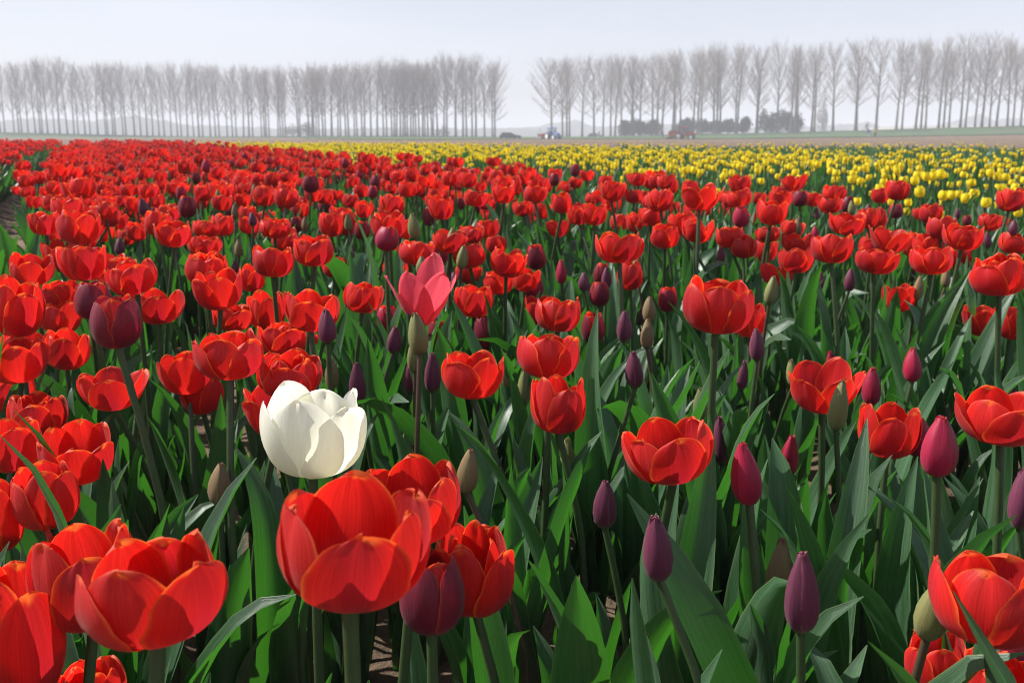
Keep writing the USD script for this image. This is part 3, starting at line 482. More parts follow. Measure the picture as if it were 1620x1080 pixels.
for q in placed:
    self_mark = min(MARKS, key=lambda m: math.hypot(m[0][0] - q['px'], m[0][1] - q['py']))
    if math.hypot(self_mark[0][0] - q['px'], self_mark[0][1] - q['py']) < 9 and q['w'] > 35 or q['k'] in 'WKY':
        q['label'] = {'W': 'single white tulip with creamy cup standing among the red ones', 'K': 'single salmon pink tulip with tall back petal in the red bed', 'Y': 'single small yellow tulip standing alone in the red bed'}.get(q['k']) or self_mark[1][4:] + ', ' + LOOKS_[q['k']].split(' with')[0].split(' ', 1)[0] + ' cup'
        continue
    m = min((m for m in MARKS), key=lambda m: math.hypot(m[0][0] - q['px'], 1.3 * (m[0][1] - q['py'])))
    dx, dy = q['px'] - m[0][0], q['py'] - m[0][1]
    if abs(dx) > 1.6 * abs(dy): where = 'left of' if dx < 0 else 'right of'
    elif abs(dy) > 2.2 * abs(dx): where = 'straight behind' if dy < 0 else 'straight in front of'
    else: where = ('behind and ' if dy < 0 else 'in front and ') + ('left of' if dx < 0 else 'right of')
    keys.setdefault((LOOKS_[q['k']], where, m[1]), []).append((math.hypot(dx, dy), q))
for (look, where, mark), qs in keys.items():
    qs.sort(key=lambda a: a[0])
    for i, (_, q) in enumerate(qs):
        lb = f'{look} {where} {mark}' + (f', {ordinal(i + 1)}' if len(qs) > 1 else '')
        q['label'] = lb
KINDNAME = {'P': ('tulip_bud', 'tulip bud'), 'G': ('tulip_bud', 'tulip bud'), 'D': ('tulip_bud', 'tulip bud'), 'N': ('tulip_bud', 'tulip bud'), 'W': ('white_tulip', 'tulip'), 'K': ('pink_tulip', 'tulip'), 'Y': ('yellow_tulip', 'tulip'), 'H': ('maroon_tulip', 'tulip'), 'C': ('maroon_tulip', 'tulip')}
GRP = {'tulip_bud': 'closed tulip buds among the red tulips', 'maroon_tulip': 'half-closed dark tulips in the red bed', 'red_tulip': 'red tulips of the near bed'}
hand_xy = []
for i, q in enumerate(placed):
    r = np.random.default_rng(1000 + i)
    k = q['k']; nm, ct = KINDNAME.get(k, ('red_tulip', 'tulip'))
    f = q['foot']; bx = f[:2] + r.normal(0, .022, 2)
    gz = float(terrain(np.array(bx[0]), np.array(bx[1])))
    o = thing(nm, q['label'], ct, (bx[0], bx[1], gz), group=GRP.get(nm))
    top = np.array([f[0] - bx[0], f[1] - bx[1], f[2] - gz])
    hi = q['w'] > 60
    tl = r.normal(0, .07, 2)
    az0 = None
    if k == 'K': tl, az0 = (-.04, .02), PI / 2 - .35 - PI / 3
    if k == 'W': az0 = -PI / 2 - .12
    if abs(q['px'] - 552) < 1 and hi: az0 = -PI / 2 + .05
    add_plant(o, k, q['R'], q['H'], top, r, hi, 4 if q['d'] < 2.0 else 3, tl, az0, 1.0 if top[2] > .3 else .88, .50)
    hand_xy.append((bx[0], bx[1]))
hand_xy = np.array(hand_xy)

# ------------------------------------------------------------------ the rest of the field: one plant per bulb, on ridges
def class_plant(name, kind, r, hgt, R, H, lod=0, nleaf=3, low=False):
    path = f'/World/Looks/plants/{name}' if False else f'/{name}'
    p = stage.CreateClassPrim(path)
    if kind: add_plant(path, kind, R, H, np.array([*r.normal(0, .015, 2), hgt]), r, False, nleaf, None, None, 1.0 if hgt > .32 else .9, .35)
    else:
        for v, f, uv in leaves(nleaf, r, 1.0, 13, 5, .42, low): put(path, 'leaf', (v, f), 'leaf', smooth=True, uv=uv)
    return path
CL = {'L': [class_plant(f'leafy_plant_kind_{i}', None, np.random.default_rng(300 + i), .3, 0, 0, nleaf=4 + i % 2) for i in range(14)],
      'R': [class_plant(f'red_tulip_kind_{i}', 'RRTBRTRO'[i], np.random.default_rng(400 + i), .35 + .010 * i, .033, .052) for i in range(8)],
      'H': [class_plant(f'maroon_tulip_kind_{i}', 'HC'[i % 2], np.random.default_rng(430 + i), .34 + .02 * i, .024, .054) for i in range(4)],
      'P': [class_plant(f'tulip_bud_kind_{i}', 'PPDG'[i], np.random.default_rng(450 + i), .31 + .02 * i, .0125, .046) for i in range(4)],
      'Y': [class_plant(f'yellow_tulip_kind_{i}', 'Y', np.random.default_rng(470 + i), .28 + .014 * i, .0225, .044) for i in range(6)],
      'g': [class_plant(f'green_bud_kind_{i}', 'G', np.random.default_rng(490 + i), .25 + .02 * i, .011, .040) for i in range(3)]}

plants = []                       # (x, y, kind)
FAR = 34.0
k0 = -12
for ridge_i in range(k0, 36):
    c = FURROW0 + PITCHW * (ridge_i + 0.5)
    red = c < 2.45
    for line in (-.225, -.10, .03, .145, .245):
        s = -2.0
        step = .088 if red else .10
        n = int(46 / step)
        L = c + line + rng.normal(0, .022, n); S = s + (np.arange(n) + rng.uniform(-.4, .4, n)) * step
        if -0.65 < c < -0.0: L = np.where(L < -0.05, L + rng.uniform(.16, .40, n), L)          # the ridge beside the wheel track
        if c < -0.65: L = np.where(L > -.80, L - rng.uniform(.12, .4, n), L)
        x = L * RN[0] + S * RD[0]; y = L * RN[1] + S * RD[1]
        ok = ~((np.abs(L - .17) < .15) & (y < 3)) & (y < FAR + rng.normal(0, .3, n)) & (y > 0.12) & (np.abs(x) < .56 * y + .7) & (np.hypot(x, y) > .2)
        # thinner far away where plants hide each other
        ok &= rng.random(n) < np.interp(y, [0, 12, 20, 40], [1, 1, .8, .62] if red else [1, .9, .7, .5])
        for a, b_, l_ in zip(x[ok], y[ok], L[ok]): plants.append((a, b_, l_, red))
plants = np.array(plants)
d_hand = np.full(len(plants), 9.0)
nearm = plants[:, 1] < 5
from scipy.spatial import cKDTree
d_hand[nearm] = cKDTree(hand_xy).query(plants[nearm, :2])[0]
plants = plants[d_hand > .035]
kinds = []
for a, b_, l_, red in plants:
    u = rng.random()
    if red:
        X_, Y_, _ = project((a, b_, .42))
        handled = (Y_ > 316 + 0.0 * X_) and -190 < X_ < 1810
        if Y_ > 300 and X_ > 1050: handled = True
        if b_ < 1.25: handled = True
        if handled:
            k = 'L'
            if -.06 < l_ < .12 and 30 < X_ < 290 and b_ > 1.5 and u < .34: k = 'R'
            elif -.05 < l_ < 2.35 and 300 < Y_ < 395 and u > .86: k = 'R'
            elif l_ > .25 and X_ < 1640 and 1.0 < b_ < 3.2 and u < .09: k = 'P'
        else:
            dens = np.interp(l_, [-9, -.9, -.4, .1, .3, 2.2, 2.6], [.62, .62, .72, .70, .52, .46, .46])
            k = 'R' if u < dens else ('H' if u < dens + .05 else ('P' if u < dens + .12 else 'L'))
    else:
        dens = np.interp(l_, [2.4, 3.3, 3.6, 4.2, 5.0, 8.0, 9.5, 11.5, 30], [.005, .01, .09, .28, .48, .48, .22, .06, .025]) * (.7 + .6 * meshkit.noise(np.array([math.floor((l_ - FURROW0) / PITCHW) * 1.7, 0, b_ * .08]), 21)) * (0.75 + .5 * meshkit.noise(np.array([a * .5, b_ * .5, 0]), 5))
        if b_ > 12 and l_ < 8.0: dens = max(dens, .46)
        k = 'Y' if u < dens else ('g' if u < dens + .12 else 'L')
    kinds.append(k)
kinds = np.array(kinds)
order = np.argsort(plants[:, 1])
LIMIT = {'L': 300, 'R': 300 - sum(q['k'] in 'RTBO' for q in placed), 'H': 40, 'P': 130, 'Y': 299, 'g': 120}
print('hand-placed', len(placed), {k: int((kinds == k).sum()) for k in set(kinds)}, LIMIT)
NAMES = {'L': ('leafy_tulip_plant', 'tulip plant', 'leafy tulip plants without a bloom'), 'R': ('red_tulip', 'tulip', 'small red tulips of the far bed'), 'H': ('maroon_tulip', 'tulip', 'small dark tulips of the far bed'), 'P': ('tulip_bud', 'tulip bud', 'small buds of the far red bed'),
         'Y': ('yellow_tulip', 'tulip', 'yellow tulips in the field beyond the red bed'), 'g': ('tulip_bud', 'tulip bud', 'green buds at the near edge of the yellow field')}
LAB = {'L': 'dark green broad-leaved tulip plant without a flower, filling the near bed', 'R': 'small red tulip in the crowded rows behind the near flowers', 'H': 'small dark half-closed tulip in the crowded red rows farther back', 'P': 'small closed bud among the crowded red tulips farther back', 'Y': 'small yellow tulip in the near rows of the yellow field', 'g': 'short green bud in the leafy edge of the yellow field'}
BACK = [(640, 'the left poplars'), (807, 'the parked car'), (875, 'the blue tractor'), (985, 'the lookout hut'), (1081, 'the red tractor'), (1150, 'the long hedge'), (1232, 'the right conifers'), (1316, 'the thick poplar'), (1376, 'the bending person'), (1450, 'the pale slope'), (1550, 'the right hill'), (1615, 'the right edge')]
SHORT = {'L': 'flowerless leafy tulip plant', 'R': 'small far red tulip', 'H': 'small far maroon tulip', 'P': 'small far tulip bud'}; copies = {}
rest = {k: [] for k in LIMIT}; cnt = dict.fromkeys(LIMIT, 0)
XY = project(np.column_stack([plants[:, 0], plants[:, 1], np.full(len(plants), .25)]))
inview = (XY[0] > -20) & (XY[0] < 1640) & (XY[1] < 1110)
for i in order:
    a, b_, l_, red = plants[i]; k = kinds[i]; r = np.random.default_rng(9000 + i)
    z = float(ridge(np.array(a), np.array(b_)))
    sc = r.uniform(.88, 1.12); rz = r.uniform(0, 2 * PI)
    if k in 'Lg' and not red: sc *= .74
    if inview[i] and cnt[k] < LIMIT[k]:
        cnt[k] += 1
        nm, ct, gr = NAMES[k]; lab = LAB[k]
        if k == 'L' and not red: lab, gr = 'low green tulip plant without a flower between the red and yellow rows', 'leafy plants between the red and yellow tulips'
        o = copy_of(CL[k][r.integers(len(CL[k]))], nm, lab, ct, (a, b_, z), rz, sc, gr)
        if not red:
            X_ = project((a, b_, .3))[0]; mk = min(BACK, key=lambda m: abs(m[0] - X_)); row_n = int((l_ - FURROW0) / PITCHW) - 2
            copies.setdefault(({'Y': 'yellow tulip', 'g': 'green bud', 'L': 'flowerless plant'}[k], f'in {ORD[row_n]} row of the yellow field below {mk[1]}'), []).append((abs(mk[0] - X_), i, o))
        if red: copies.setdefault((SHORT[k], relation(*project((a, b_, .2 if k == 'L' else .42))[:2])[0]), []).append((relation(*project((a, b_, .2 if k == 'L' else .42))[:2])[1], i, o))
    else: rest[k].append((a, b_, z, rz, sc, red))

for (look, where), os_ in copies.items():
    os_.sort(key=lambda a: a[:2])
    for n_, (_, _, o) in enumerate(os_): o.SetCustomDataByKey('label', f'{look} {where}' + (f', {ordinal(n_ + 1)}' if len(os_) > 1 else ''))

def stuff_plant(base, name, kind, r, hgt, R, H, far):
    root = UsdGeom.Xform.Define(stage, f'{base}/{name}')
    if kind:
        by = {}
        for v, f, uv, m in bloom(kind, R, H, r, 5 if far else 7, 5 if far else 7): by.setdefault(m, []).append((v + np.array([0, 0, hgt]), f, uv))
        for m, parts in by.items():
            v, f, uv = joined(parts); put(f'{base}/{name}', 'petals', (v, f), m, smooth=True, uv=uv)
        v, f = tube_mesh(np.array([[0, 0, -.03], [0, 0, hgt]]), .004, 4, False); put(f'{base}/{name}', 'stems', (v, f), 'stem', smooth=True)
    lv = leaves(4 if not kind else 3, r, 1.0, 6 if far else 9, 3, .3)
    v, f, uv = joined(lv); put(f'{base}/{name}', 'leaves', (v, f), 'leaf', smooth=True, uv=uv)
    return root.GetPath()
def instancer(name, rows, protos, label, category):
    pi = UsdGeom.PointInstancer.Define(stage, f'/World/{name}'); used[f'/World/{name}'] = 1
    paths = [stuff_plant(f'/World/{name}/Prototypes', f'plant_kind_{i}', *p) for i, p in enumerate(protos)]
    pi.CreatePrototypesRel().SetTargets(paths)
    rows = np.array(rows, float); n = len(rows); r = np.random.default_rng(len(rows))
    pi.CreateProtoIndicesAttr(Vt.IntArray.FromNumpy(r.integers(0, len(paths), n).astype(np.int32)))
    pi.CreatePositionsAttr(Vt.Vec3fArray.FromNumpy(rows[:, :3].astype(np.float32)))
    tx, ty = r.normal(0, .06, n), r.normal(0, .06, n); h = rows[:, 3] / 2
    q = np.stack([np.cos(h), tx, ty, np.sin(h)], -1); q /= np.linalg.norm(q, axis=1, keepdims=True)
    pi.CreateOrientationsAttr(Vt.QuathArray([Gf.Quath(float(a), float(b), float(c), float(d)) for a, b, c, d in q]))
    pi.CreateScalesAttr(Vt.Vec3fArray.FromNumpy(np.repeat(rows[:, 4:5], 3, 1).astype(np.float32)))
    meta(pi.GetPrim(), label, category, kind='stuff')
RR = np.random.default_rng
instancer('far_red_tulips', rest['R'], [('RTBRTR'[i], RR(600 + i), .34 + .014 * i, .034, .050, True) for i in range(6)], 'dense sheet of red tulips running back to the far end', 'tulips')
instancer('far_dark_tulips', rest['H'] + rest['P'], [('HPPC'[i], RR(620 + i), .34 + .02 * i, (.024, .0125, .0125, .024)[i], .05, True) for i in range(4)], 'dark half-closed tulips and buds among the far red rows', 'tulips')
instancer('far_yellow_tulips', rest['Y'], [('Y', RR(640 + i), .29 + .016 * i, .0235, .044, True) for i in range(5)], 'dense bands of yellow tulips in the far part of the field', 'tulips')
instancer('far_green_buds', rest['g'], [('G', RR(660 + i), .25 + .02 * i, .011, .040, True) for i in range(3)], 'green tulip buds scattered through the yellow field', 'tulip buds')
instancer('tulip_foliage', [x for x in rest['L'] if x[5] and x[1] < 7], [(None, RR(680 + i), .3, 0, 0, False) for i in range(8)], 'mass of dark green tulip leaves between the red flowers', 'foliage')
instancer('far_foliage', [x for x in rest['L'] if not (x[5] and x[1] < 7)], [(None, RR(700 + i), .3, 0, 0, True) for i in range(6)], 'mass of green tulip leaves covering the field farther off', 'foliage')

# ------------------------------------------------------------------ poplars
def tubes(p, rad, sides):       # many polylines (n, k, 3) as open tubes in one mesh
    n, k = p.shape[:2]; t = np.gradient(p, axis=1); t /= np.linalg.norm(t, axis=2, keepdims=True) + 1e-12
    ref = np.where(np.abs(t[:, :1, 2:]) < .8, np.array([0, 0, 1.0]), np.array([1.0, 0, 0]))
    a = np.cross(t, np.broadcast_to(ref, t.shape)); a /= np.linalg.norm(a, axis=2, keepdims=True) + 1e-12
    b = np.cross(t, a); g = np.arange(sides) * 2 * PI / sides
    v = p[:, :, None] + rad[:, :, None, None] * (np.cos(g)[:, None] * a[:, :, None] + np.sin(g)[:, None] * b[:, :, None])
    ii, jj = np.meshgrid(np.arange(k - 1), np.arange(sides), indexing='ij'); q = np.stack([ii * sides + jj, (ii + 1) * sides + jj, (ii + 1) * sides + (jj + 1) % sides, ii * sides + (jj + 1) % sides], -1).reshape(-1, 4)
    f = np.vstack([q[:, [0, 2, 1]], q[:, [0, 3, 2]]])
    return v.reshape(-1, 3), (f[None] + (np.arange(n) * k * sides)[:, None, None]).reshape(-1, 3)
def unit(d): return d / (np.linalg.norm(d, axis=-1, keepdims=True) + 1e-12)
def poplar_geo(seed, spread=1.0, bias=None, n1=46, height=21.0, bare=5.0):
    r = np.random.default_rng(seed)
    n = 12; tz = np.linspace(0, 1, n)
    wob = np.cumsum(r.normal(0, .09, (n, 2)), 0) * tz[:, None]; lean = r.normal(0, .35, 2)
    tp = np.column_stack([wob + lean * tz[:, None] ** 2, -0.4 + tz * (height * .90 + .4)])
    trunk = tube_mesh(tp, np.interp(tz, [0, .04, .3, .7, 1], [.40, .28, .22, .11, .02]), 8)
    def shoot(p0, d0, L, bend, k):
        t = np.linspace(0, 1, k)
        d = unit(d0[:, None] + np.array([0, 0, 1.0]) * bend * t[None, :, None])
        st = d * (L / (k - 1))[:, None, None]; st[:, 0] = 0
        return p0[:, None] + np.cumsum(st, 1) + r.normal(0, .03, (len(p0), k, 3)) * t[None, :, None]
    def along_(b, t):           # points at parameters t (n, m) of polylines b (n, k, 3)
        k = b.shape[1]; x = np.clip(t, 0, 1) * (k - 1); i0 = np.minimum(x.astype(int), k - 2); fr = (x - i0)[..., None]
        rows = np.arange(len(b))[:, None]; return b[rows, i0] * (1 - fr) + b[rows, i0 + 1] * fr
    h = bare + (height * .88 - bare) * ((np.arange(n1) + r.random(n1)) / n1) ** .85
    p0 = np.column_stack([np.interp(h, tp[:, 2], tp[:, k]) for k in range(3)])
    az = np.arange(n1) * 2.4 + r.normal(0, .5, n1); rel = (h - bare) / (height - bare)
    L = (1.3 + 5.0 * np.sin(PI * np.minimum(.22 + rel * .78, 1)) ** .8) * r.uniform(.75, 1.15, n1) * np.where(rel < .12, .75, 1)
    ang = np.interp(rel, [0, .3, 1], [.95, .62, .38]) * r.uniform(.8, 1.15, n1) * spread
    hv = np.column_stack([np.cos(az), np.sin(az)])
    if bias is not None:
        fac = np.maximum(hv @ np.asarray(bias, float), 0); L = L * (1 + .32 * fac); ang = ang * (1 + .45 * fac)
    d = np.column_stack([hv * np.sin(ang)[:, None], np.cos(ang)])
    b1 = shoot(p0, d, L, .75, 6)
    parts = [tubes(b1, np.linspace(.065, .015, 6)[None] * (1.25 - .6 * rel)[:, None], 4)]
    m2 = 9; t = .18 + .8 * (np.arange(m2)[None] + r.random((n1, m2))) / m2
    q0 = along_(b1, t).reshape(-1, 3); az2, a2 = r.uniform(0, 2 * PI, n1 * m2), r.uniform(.35, .95, n1 * m2)
    d2 = unit(np.repeat(d, m2, 0) * np.cos(a2)[:, None] + np.column_stack([np.cos(az2), np.sin(az2), np.full(n1 * m2, .35)]) * np.sin(a2)[:, None])
    L2 = np.repeat(L, m2) * r.uniform(.22, .42, n1 * m2) * (1.25 - .5 * t.ravel())
    b2 = shoot(q0, d2, L2, .8, 4); parts.append(tubes(b2, np.broadcast_to(np.linspace(.017, .008, 4), (len(b2), 4)), 3))
    m3 = 4; t = r.uniform(.15, 1, (len(b2), m3)); q0 = along_(b2, t).reshape(-1, 3)
    d3 = unit(np.repeat(d2, m3, 0) + r.normal(0, .55, (len(q0), 3)) + np.array([0, 0, .25]))
    b3 = shoot(q0, d3, r.uniform(.6, 1.5, len(q0)), .7, 3); parts.append(tubes(b3, np.broadcast_to(np.array([.0085, .007, .0035]), (len(b3), 3)), 3))
    V = np.vstack([v for v, _ in parts]); off = np.cumsum([0] + [len(v) for v, _ in parts]); Fc = np.vstack([f + o for (_, f), o in zip(parts, off)])
    return trunk, (V, Fc)
def class_tree(name, seed, **k):
    stage.CreateClassPrim(f'/{name}')
    t, c = poplar_geo(seed, **k)
    put(f'/{name}', 'trunk', t, 'bark', smooth=True); put(f'/{name}', 'crown', c, 'twig', smooth=True)
    return f'/{name}'
TREES = [class_tree(f'poplar_kind_{i}', 70 + i, spread=(1.1, 1.3, 1.0, 1.2, 1.08, 1.35, 1.15)[i], n1=(36, 38, 33, 40, 34, 36, 32)[i], bare=(5, 5.6, 4.6, 6, 5.2, 4.8, 5.5)[i]) for i in range(7)]
EDGE_L = class_tree('poplar_kind_edge_left', 91, spread=1.15, bias=(1, 0), n1=44, bare=4.2)
EDGE_R = class_tree('poplar_kind_edge_right', 92, spread=1.2, bias=(-1, 0), n1=48, bare=4.4)
THICK = {95, 155, 315, 394, 472, 587, 597, 721, 1317, 1353, 1385, 1197, 213, 525}
ROW_LEFT = [1, 8, 23, 30.5, 35, 45, 56.5, 64, 67.6, 76, 86.7, 95, 107, 117.6, 124, 135, 143, 155, 167.6, 171, 179, 183, 195, 199.6, 213, 223, 233, 242, 252, 260, 271, 281, 287, 297, 306.5, 315, 321, 333, 341, 347, 359.6, 368, 374, 385.6, 394, 400, 414, 418.5, 421.5, 426, 440, 444, 448, 452, 472, 475, 489, 494, 497, 501, 505, 511, 515, 525, 535, 539, 547, 551.5, 561, 565, 573, 577, 587, 597, 607, 612, 620, 624, 627.6, 633.5, 638, 641.5, 645, 650, 654, 658, 663, 669, 672.6, 677, 683, 685.5, 692, 702.6, 707, 721, 732.6, 738, 747, 753, 766.5, 779, 783]
ROW_RIGHT = [873, 890, 896.5, 901, 921, 939.5, 954, 966, 973, 983, 998.7, 1002, 1012, 1031.5, 1039, 1047, 1064, 1067.5, 1076, 1096.5, 1103, 1108, 1129, 1134, 1139, 1163, 1166, 1195.5, 1197, 1228.6, 1250.7, 1257, 1260, 1283.4, 1287.7, 1317, 1352, 1353.5, 1385, 1417, 1426, 1447.6, 1456, 1463, 1483.7, 1491.5, 1500, 1518, 1526, 1541, 1552, 1564, 1575, 1592, 1601, 1613]
ROW_LEFT = [-70, -52, -40, -22, -12] + ROW_LEFT; ROW_RIGHT = ROW_RIGHT + [1630, 1638, 1655, 1672]
trees_all = [(p, 'left', len(ROW_LEFT) - i) for i, p in enumerate(ROW_LEFT)] + [(p, 'right', i + 1) for i, p in enumerate(ROW_RIGHT)]
def nth(n): return f"{n}{'th' if 10 < n % 100 < 14 else {1: 'st', 2: 'nd', 3: 'rd'}.get(n % 10, 'th')}"
for i, (p, side, n) in enumerate(trees_all):
    r = np.random.default_rng(5000 + i)
    thick = any(abs(p - t) < .6 for t in THICK)
    row = 0 if thick else (1, 2, 0, 2, 1, 0)[i % 6]
    D = np.interp(p, *DIST) + row * 7.0 + 1.0 + r.normal(0, .5)
    x, y = ground_xy(p, D)
    z = np.interp(p, *CREST) + .02
    hgt = np.interp(p, [0, 250, 440, 540, 700, 790, 870, 1000, 1200, 1620], [.97, .95, .90, .93, .98, 1.0, .97, 1.0, 1.03, 1.0]) * r.uniform(.92, 1.04) * .905
    wid = (1.06 if p < 830 else 1.12) * hgt * r.uniform(.9, 1.1) * (.86 if p < 480 else 1.0)
    src = EDGE_L if p in (783, 779) else EDGE_R if p in (873, 890) else TREES[r.integers(len(TREES))]
    rz = r.uniform(0, 2 * PI) if src in TREES else r.normal(0, .15)
    if thick: wid *= 1.25
    look = ('thick-trunked bare poplar' if thick else ('wide-spreading bare poplar' if src not in TREES else ('slender bare poplar' if row == 2 else 'tall bare poplar')))
    gap = 'outermost tree beside the gap in the tree line' if n == 1 else f'{nth(n)} trunk counted from the gap towards the {side}'
    copy_of(src, 'poplar_tree', f'{look}, {gap}' + (' of it' if n == 1 else '') + (f', {side} side' if n == 1 else ''), 'tree', (x, y, z), rz, (wid, wid, hgt), 'bare poplars in rows on the grassy bank')

# ------------------------------------------------------------------ evergreens and other far plants
def leafy(seed, n, sx, sy, sz, size, base=.0):
    r = np.random.default_rng(seed)
    c = r.normal(0, 1, (26, 3)); c /= np.linalg.norm(c, axis=1, keepdims=True); c *= r.uniform(.35, .95, (26, 1)); c[:, 2] = (c[:, 2] + 1) / 2
    p = c[r.integers(0, 26, n)] + r.normal(0, .17, (n, 3)); p = p[(p[:, 2] > base) & (p[:, 2] < 1.15)]; n = len(p)
    if base >= 0: p[:, :2] *= (1.15 - .38 * np.clip(p[:, 2:], 0, 1.1))
    p = p * np.array([sx, sy, sz])
    a = r.normal(0, 1, (n, 3, 3)); a /= np.linalg.norm(a, axis=2, keepdims=True)
    v = p[:, None] + a * size * r.uniform(.5, 1.2, (n, 1, 1))
    return v.reshape(-1, 3), np.arange(3 * n).reshape(-1, 3)
def evergreen(px, ybase, ytop, w, D, label, seed, m='conifer', name='evergreen_tree', cat='tree', n=2600):
    x, y = ground_xy(px, D); z = CAM_Z + (214 - ybase) * D / F; h = (ybase - ytop) * D / F; hw = w * .62 * D / F
    o = thing(name, label, cat, (x, y, z), group=None)
    put(o, 'trunk', tube_mesh(np.array([[0, 0, -.3], [.05, 0, h * .4], [0, 0, h * .75]]), [.18, .14, .05], 7), 'bark', smooth=True)
    put(o, 'crown', leafy(seed, n, hw, hw * .8, h, .34 if n > 1500 else .3), m)
for i, (px, yb, yt, w, lb) in enumerate([(990, 214, 193, 20, 'dark evergreen tree against the wooden lookout hut'), (1004, 214, 190, 22, 'dark evergreen with pointed top, second right of the lookout hut'), (1020, 214, 195, 20, 'lowest dark evergreen in the middle of the left clump'), (1036, 213, 192, 24, 'dark evergreen at the right end of the left clump'),
        (1078, 211, 193, 24, 'dark evergreen directly behind the red tractor cab'), (1091, 211, 190, 20, 'tallest dark evergreen just right of the red tractor'), (1112, 211, 192, 24, 'dark evergreen in the middle of the long hedge'), (1133, 210, 193, 26, 'rounded dark evergreen in the long hedge, right of its middle'), (1152, 210, 191, 22, 'dark evergreen near the right end of the long hedge'), (1176, 210, 189, 24, 'dark evergreen at the right end of the long hedge'),
        (1212, 209.5, 179, 26, 'tall dark conifer, leftmost of the right clump'), (1234, 209.5, 178, 30, 'tallest dark conifer in the middle of the right clump'), (1253, 209.5, 180, 24, 'tall dark conifer, rightmost of the right clump')]):
    evergreen(px, yb, yt, w, np.interp(px, *DIST) + 32, lb, 800 + i)
evergreen(1300, 208, 165, 15, 420, 'pale hazy columnar poplar beyond the right trees', 840, 'twig', 'columnar_poplar', 'tree', 3000)
evergreen(486, 216, 196, 26, 300, 'small bush in young green leaf below the left poplars', 841, 'young_leaf', 'bush', 'bush', 900)
evergreen(463, 216, 199, 22, 320, 'bare brownish shrub just left of the green bush', 842, 'twig', 'bush', 'bush', 700)
evergreen(700, 216.5, 201, 20, 320, 'bare low shrub under the poplars left of the gap', 843, 'twig', 'bush', 'bush', 600)

# ------------------------------------------------------------------ vehicles, hut, post, people
def prism(poly, y0, y1):          # side outline (x, z) extruded along y
    from shapely.geometry import Polygon
    m = trimesh.creation.extrude_polygon(Polygon(poly), y1 - y0, engine='earcut')
    v = m.vertices.copy(); m.vertices = np.column_stack([v[:, 0], v[:, 2] + y0, v[:, 1]]); m.invert(); return m
cat_ = trimesh.util.concatenate
def wheel(o, x, y, r, w, rim):
    t = trimesh.creation.torus(r - w * .32, w * .36, 24, 10); t.apply_scale((1, 1, 1.35)); 
    d = cyl((0, 0, -w * .4), (0, 0, w * .4), r - w * .45, 22)
    tm = cat_([t, d]); M = trimesh.transformations.rotation_matrix(PI / 2, (1, 0, 0)); tm.apply_transform(M); tm.apply_translation((x, y, r))
    wp = put(o, 'wheel', tm, 'black_rubber', smooth=40)
    s = -1 if y < 0 else 1
    c = cat_([cyl((x, y + s * w * .40, r), (x, y + s * w * .47, r), r * .60, 18), cyl((x, y + s * w * .40, r), (x, y + s * w * .58, r), r * .16, 10)])
    put(wp, 'rim', c, rim, smooth=40)
def tractor(label, px, ybase, D, paint, yaw, rim):
    x, y = ground_xy(px, D); o = thing('tractor', label, 'tractor', (x, y, CAM_Z + (214 - ybase) * D / F), yaw, scale=.78)
    put(o, 'body', cat_([prism([(-.9, .75), (2.5, .75), (2.55, 1.0), (2.5, 1.55), (2.1, 1.72), (.55, 1.82), (.5, 1.1), (-.9, 1.1)], -.40, .40), box((2.0, 0, .62), (.5, .5, .3)), box((-.3, 0, .7), (1.2, .6, .4))]), paint)
    put(o, 'grille', box((2.565, 0, 1.3), (.03, .6, .5)), 'dark_steel')
    for s in (-1, 1): put(o, 'fender', prism([(-1.75, 1.3), (-1.4, 1.75), (-.5, 1.8), (-.05, 1.3), (-.25, 1.3), (-.6, 1.66), (-1.3, 1.62), (-1.6, 1.25)], s * .72 - .25, s * .72 + .25), paint)
    fr = [cyl((a, s * .68, 1.1), (a * .96, s * .6, 2.62), .045, 6) for a in (-1.0, .15, .62) for s in (-1, 1)] + [box((-.2, 0, 1.12), (1.7, 1.35, .1))]
    put(o, 'cab_frame', cat_(fr), 'dark_steel')
    put(o, 'cab_glass', prism([(-.98, 1.2), (.60, 1.2), (.56, 2.6), (-.94, 2.6)], -.60, .60), 'cab_glass')
    put(o, 'seat', cat_([box((-.45, 0, 1.4), (.5, .5, .15)), box((-.7, 0, 1.75), (.12, .5, .6))]), 'dark_steel')
    put(o, 'roof', prism([(-1.15, 2.62), (.75, 2.62), (.72, 2.78), (.5, 2.84), (-1.0, 2.84), (-1.15, 2.76)], -.72, .72), paint if paint == 'red_paint' else 'blue_paint')
    put(o, 'exhaust', cyl((.75, .42, 1.6), (.75, .42, 2.7), .05, 8), 'dark_steel')
    for s in (-1, 1):
        wheel(o, -.9, s * .85, .85, .52, rim); wheel(o, 1.75, s * .82, .62, .42, rim)
        put(o, 'headlight', cyl((2.57, s * .25, 1.45), (2.6, s * .25, 1.45), .09, 10), 'pale_paint')
    return o
tractor('red tractor with cab and pale wheels on the ploughed soil', 1081, 222, 172, 'red_paint', -.35, 'pale_paint')
x, y = ground_xy(1066, 172.5); z = CAM_Z + (214 - 222) * 172 / F
o = thing('harrow', 'dark red folding field machine hitched behind the red tractor', 'farm machine', (x, y, z), -.35, scale=.78)
put(o, 'frame', cat_([box((0, 0, .75), (2.6, .15, .15)), box((0, -1.2, .75), (2.2, .12, .12)), box((0, 1.2, .75), (2.2, .12, .12)), box((-1.0, 0, .75), (.12, 3.2, .12)), box((.9, 0, .75), (.12, 3.2, .12)), cyl((1.2, 0, .75), (2.2, 0, .6), .08, 8)]), 'red_paint')
put(o, 'hopper', prism([(-.9, .9), (.7, .9), (1.0, 2.0), (-.2, 2.1), (-1.1, 1.7)], -1.0, 1.0), 'red_paint')
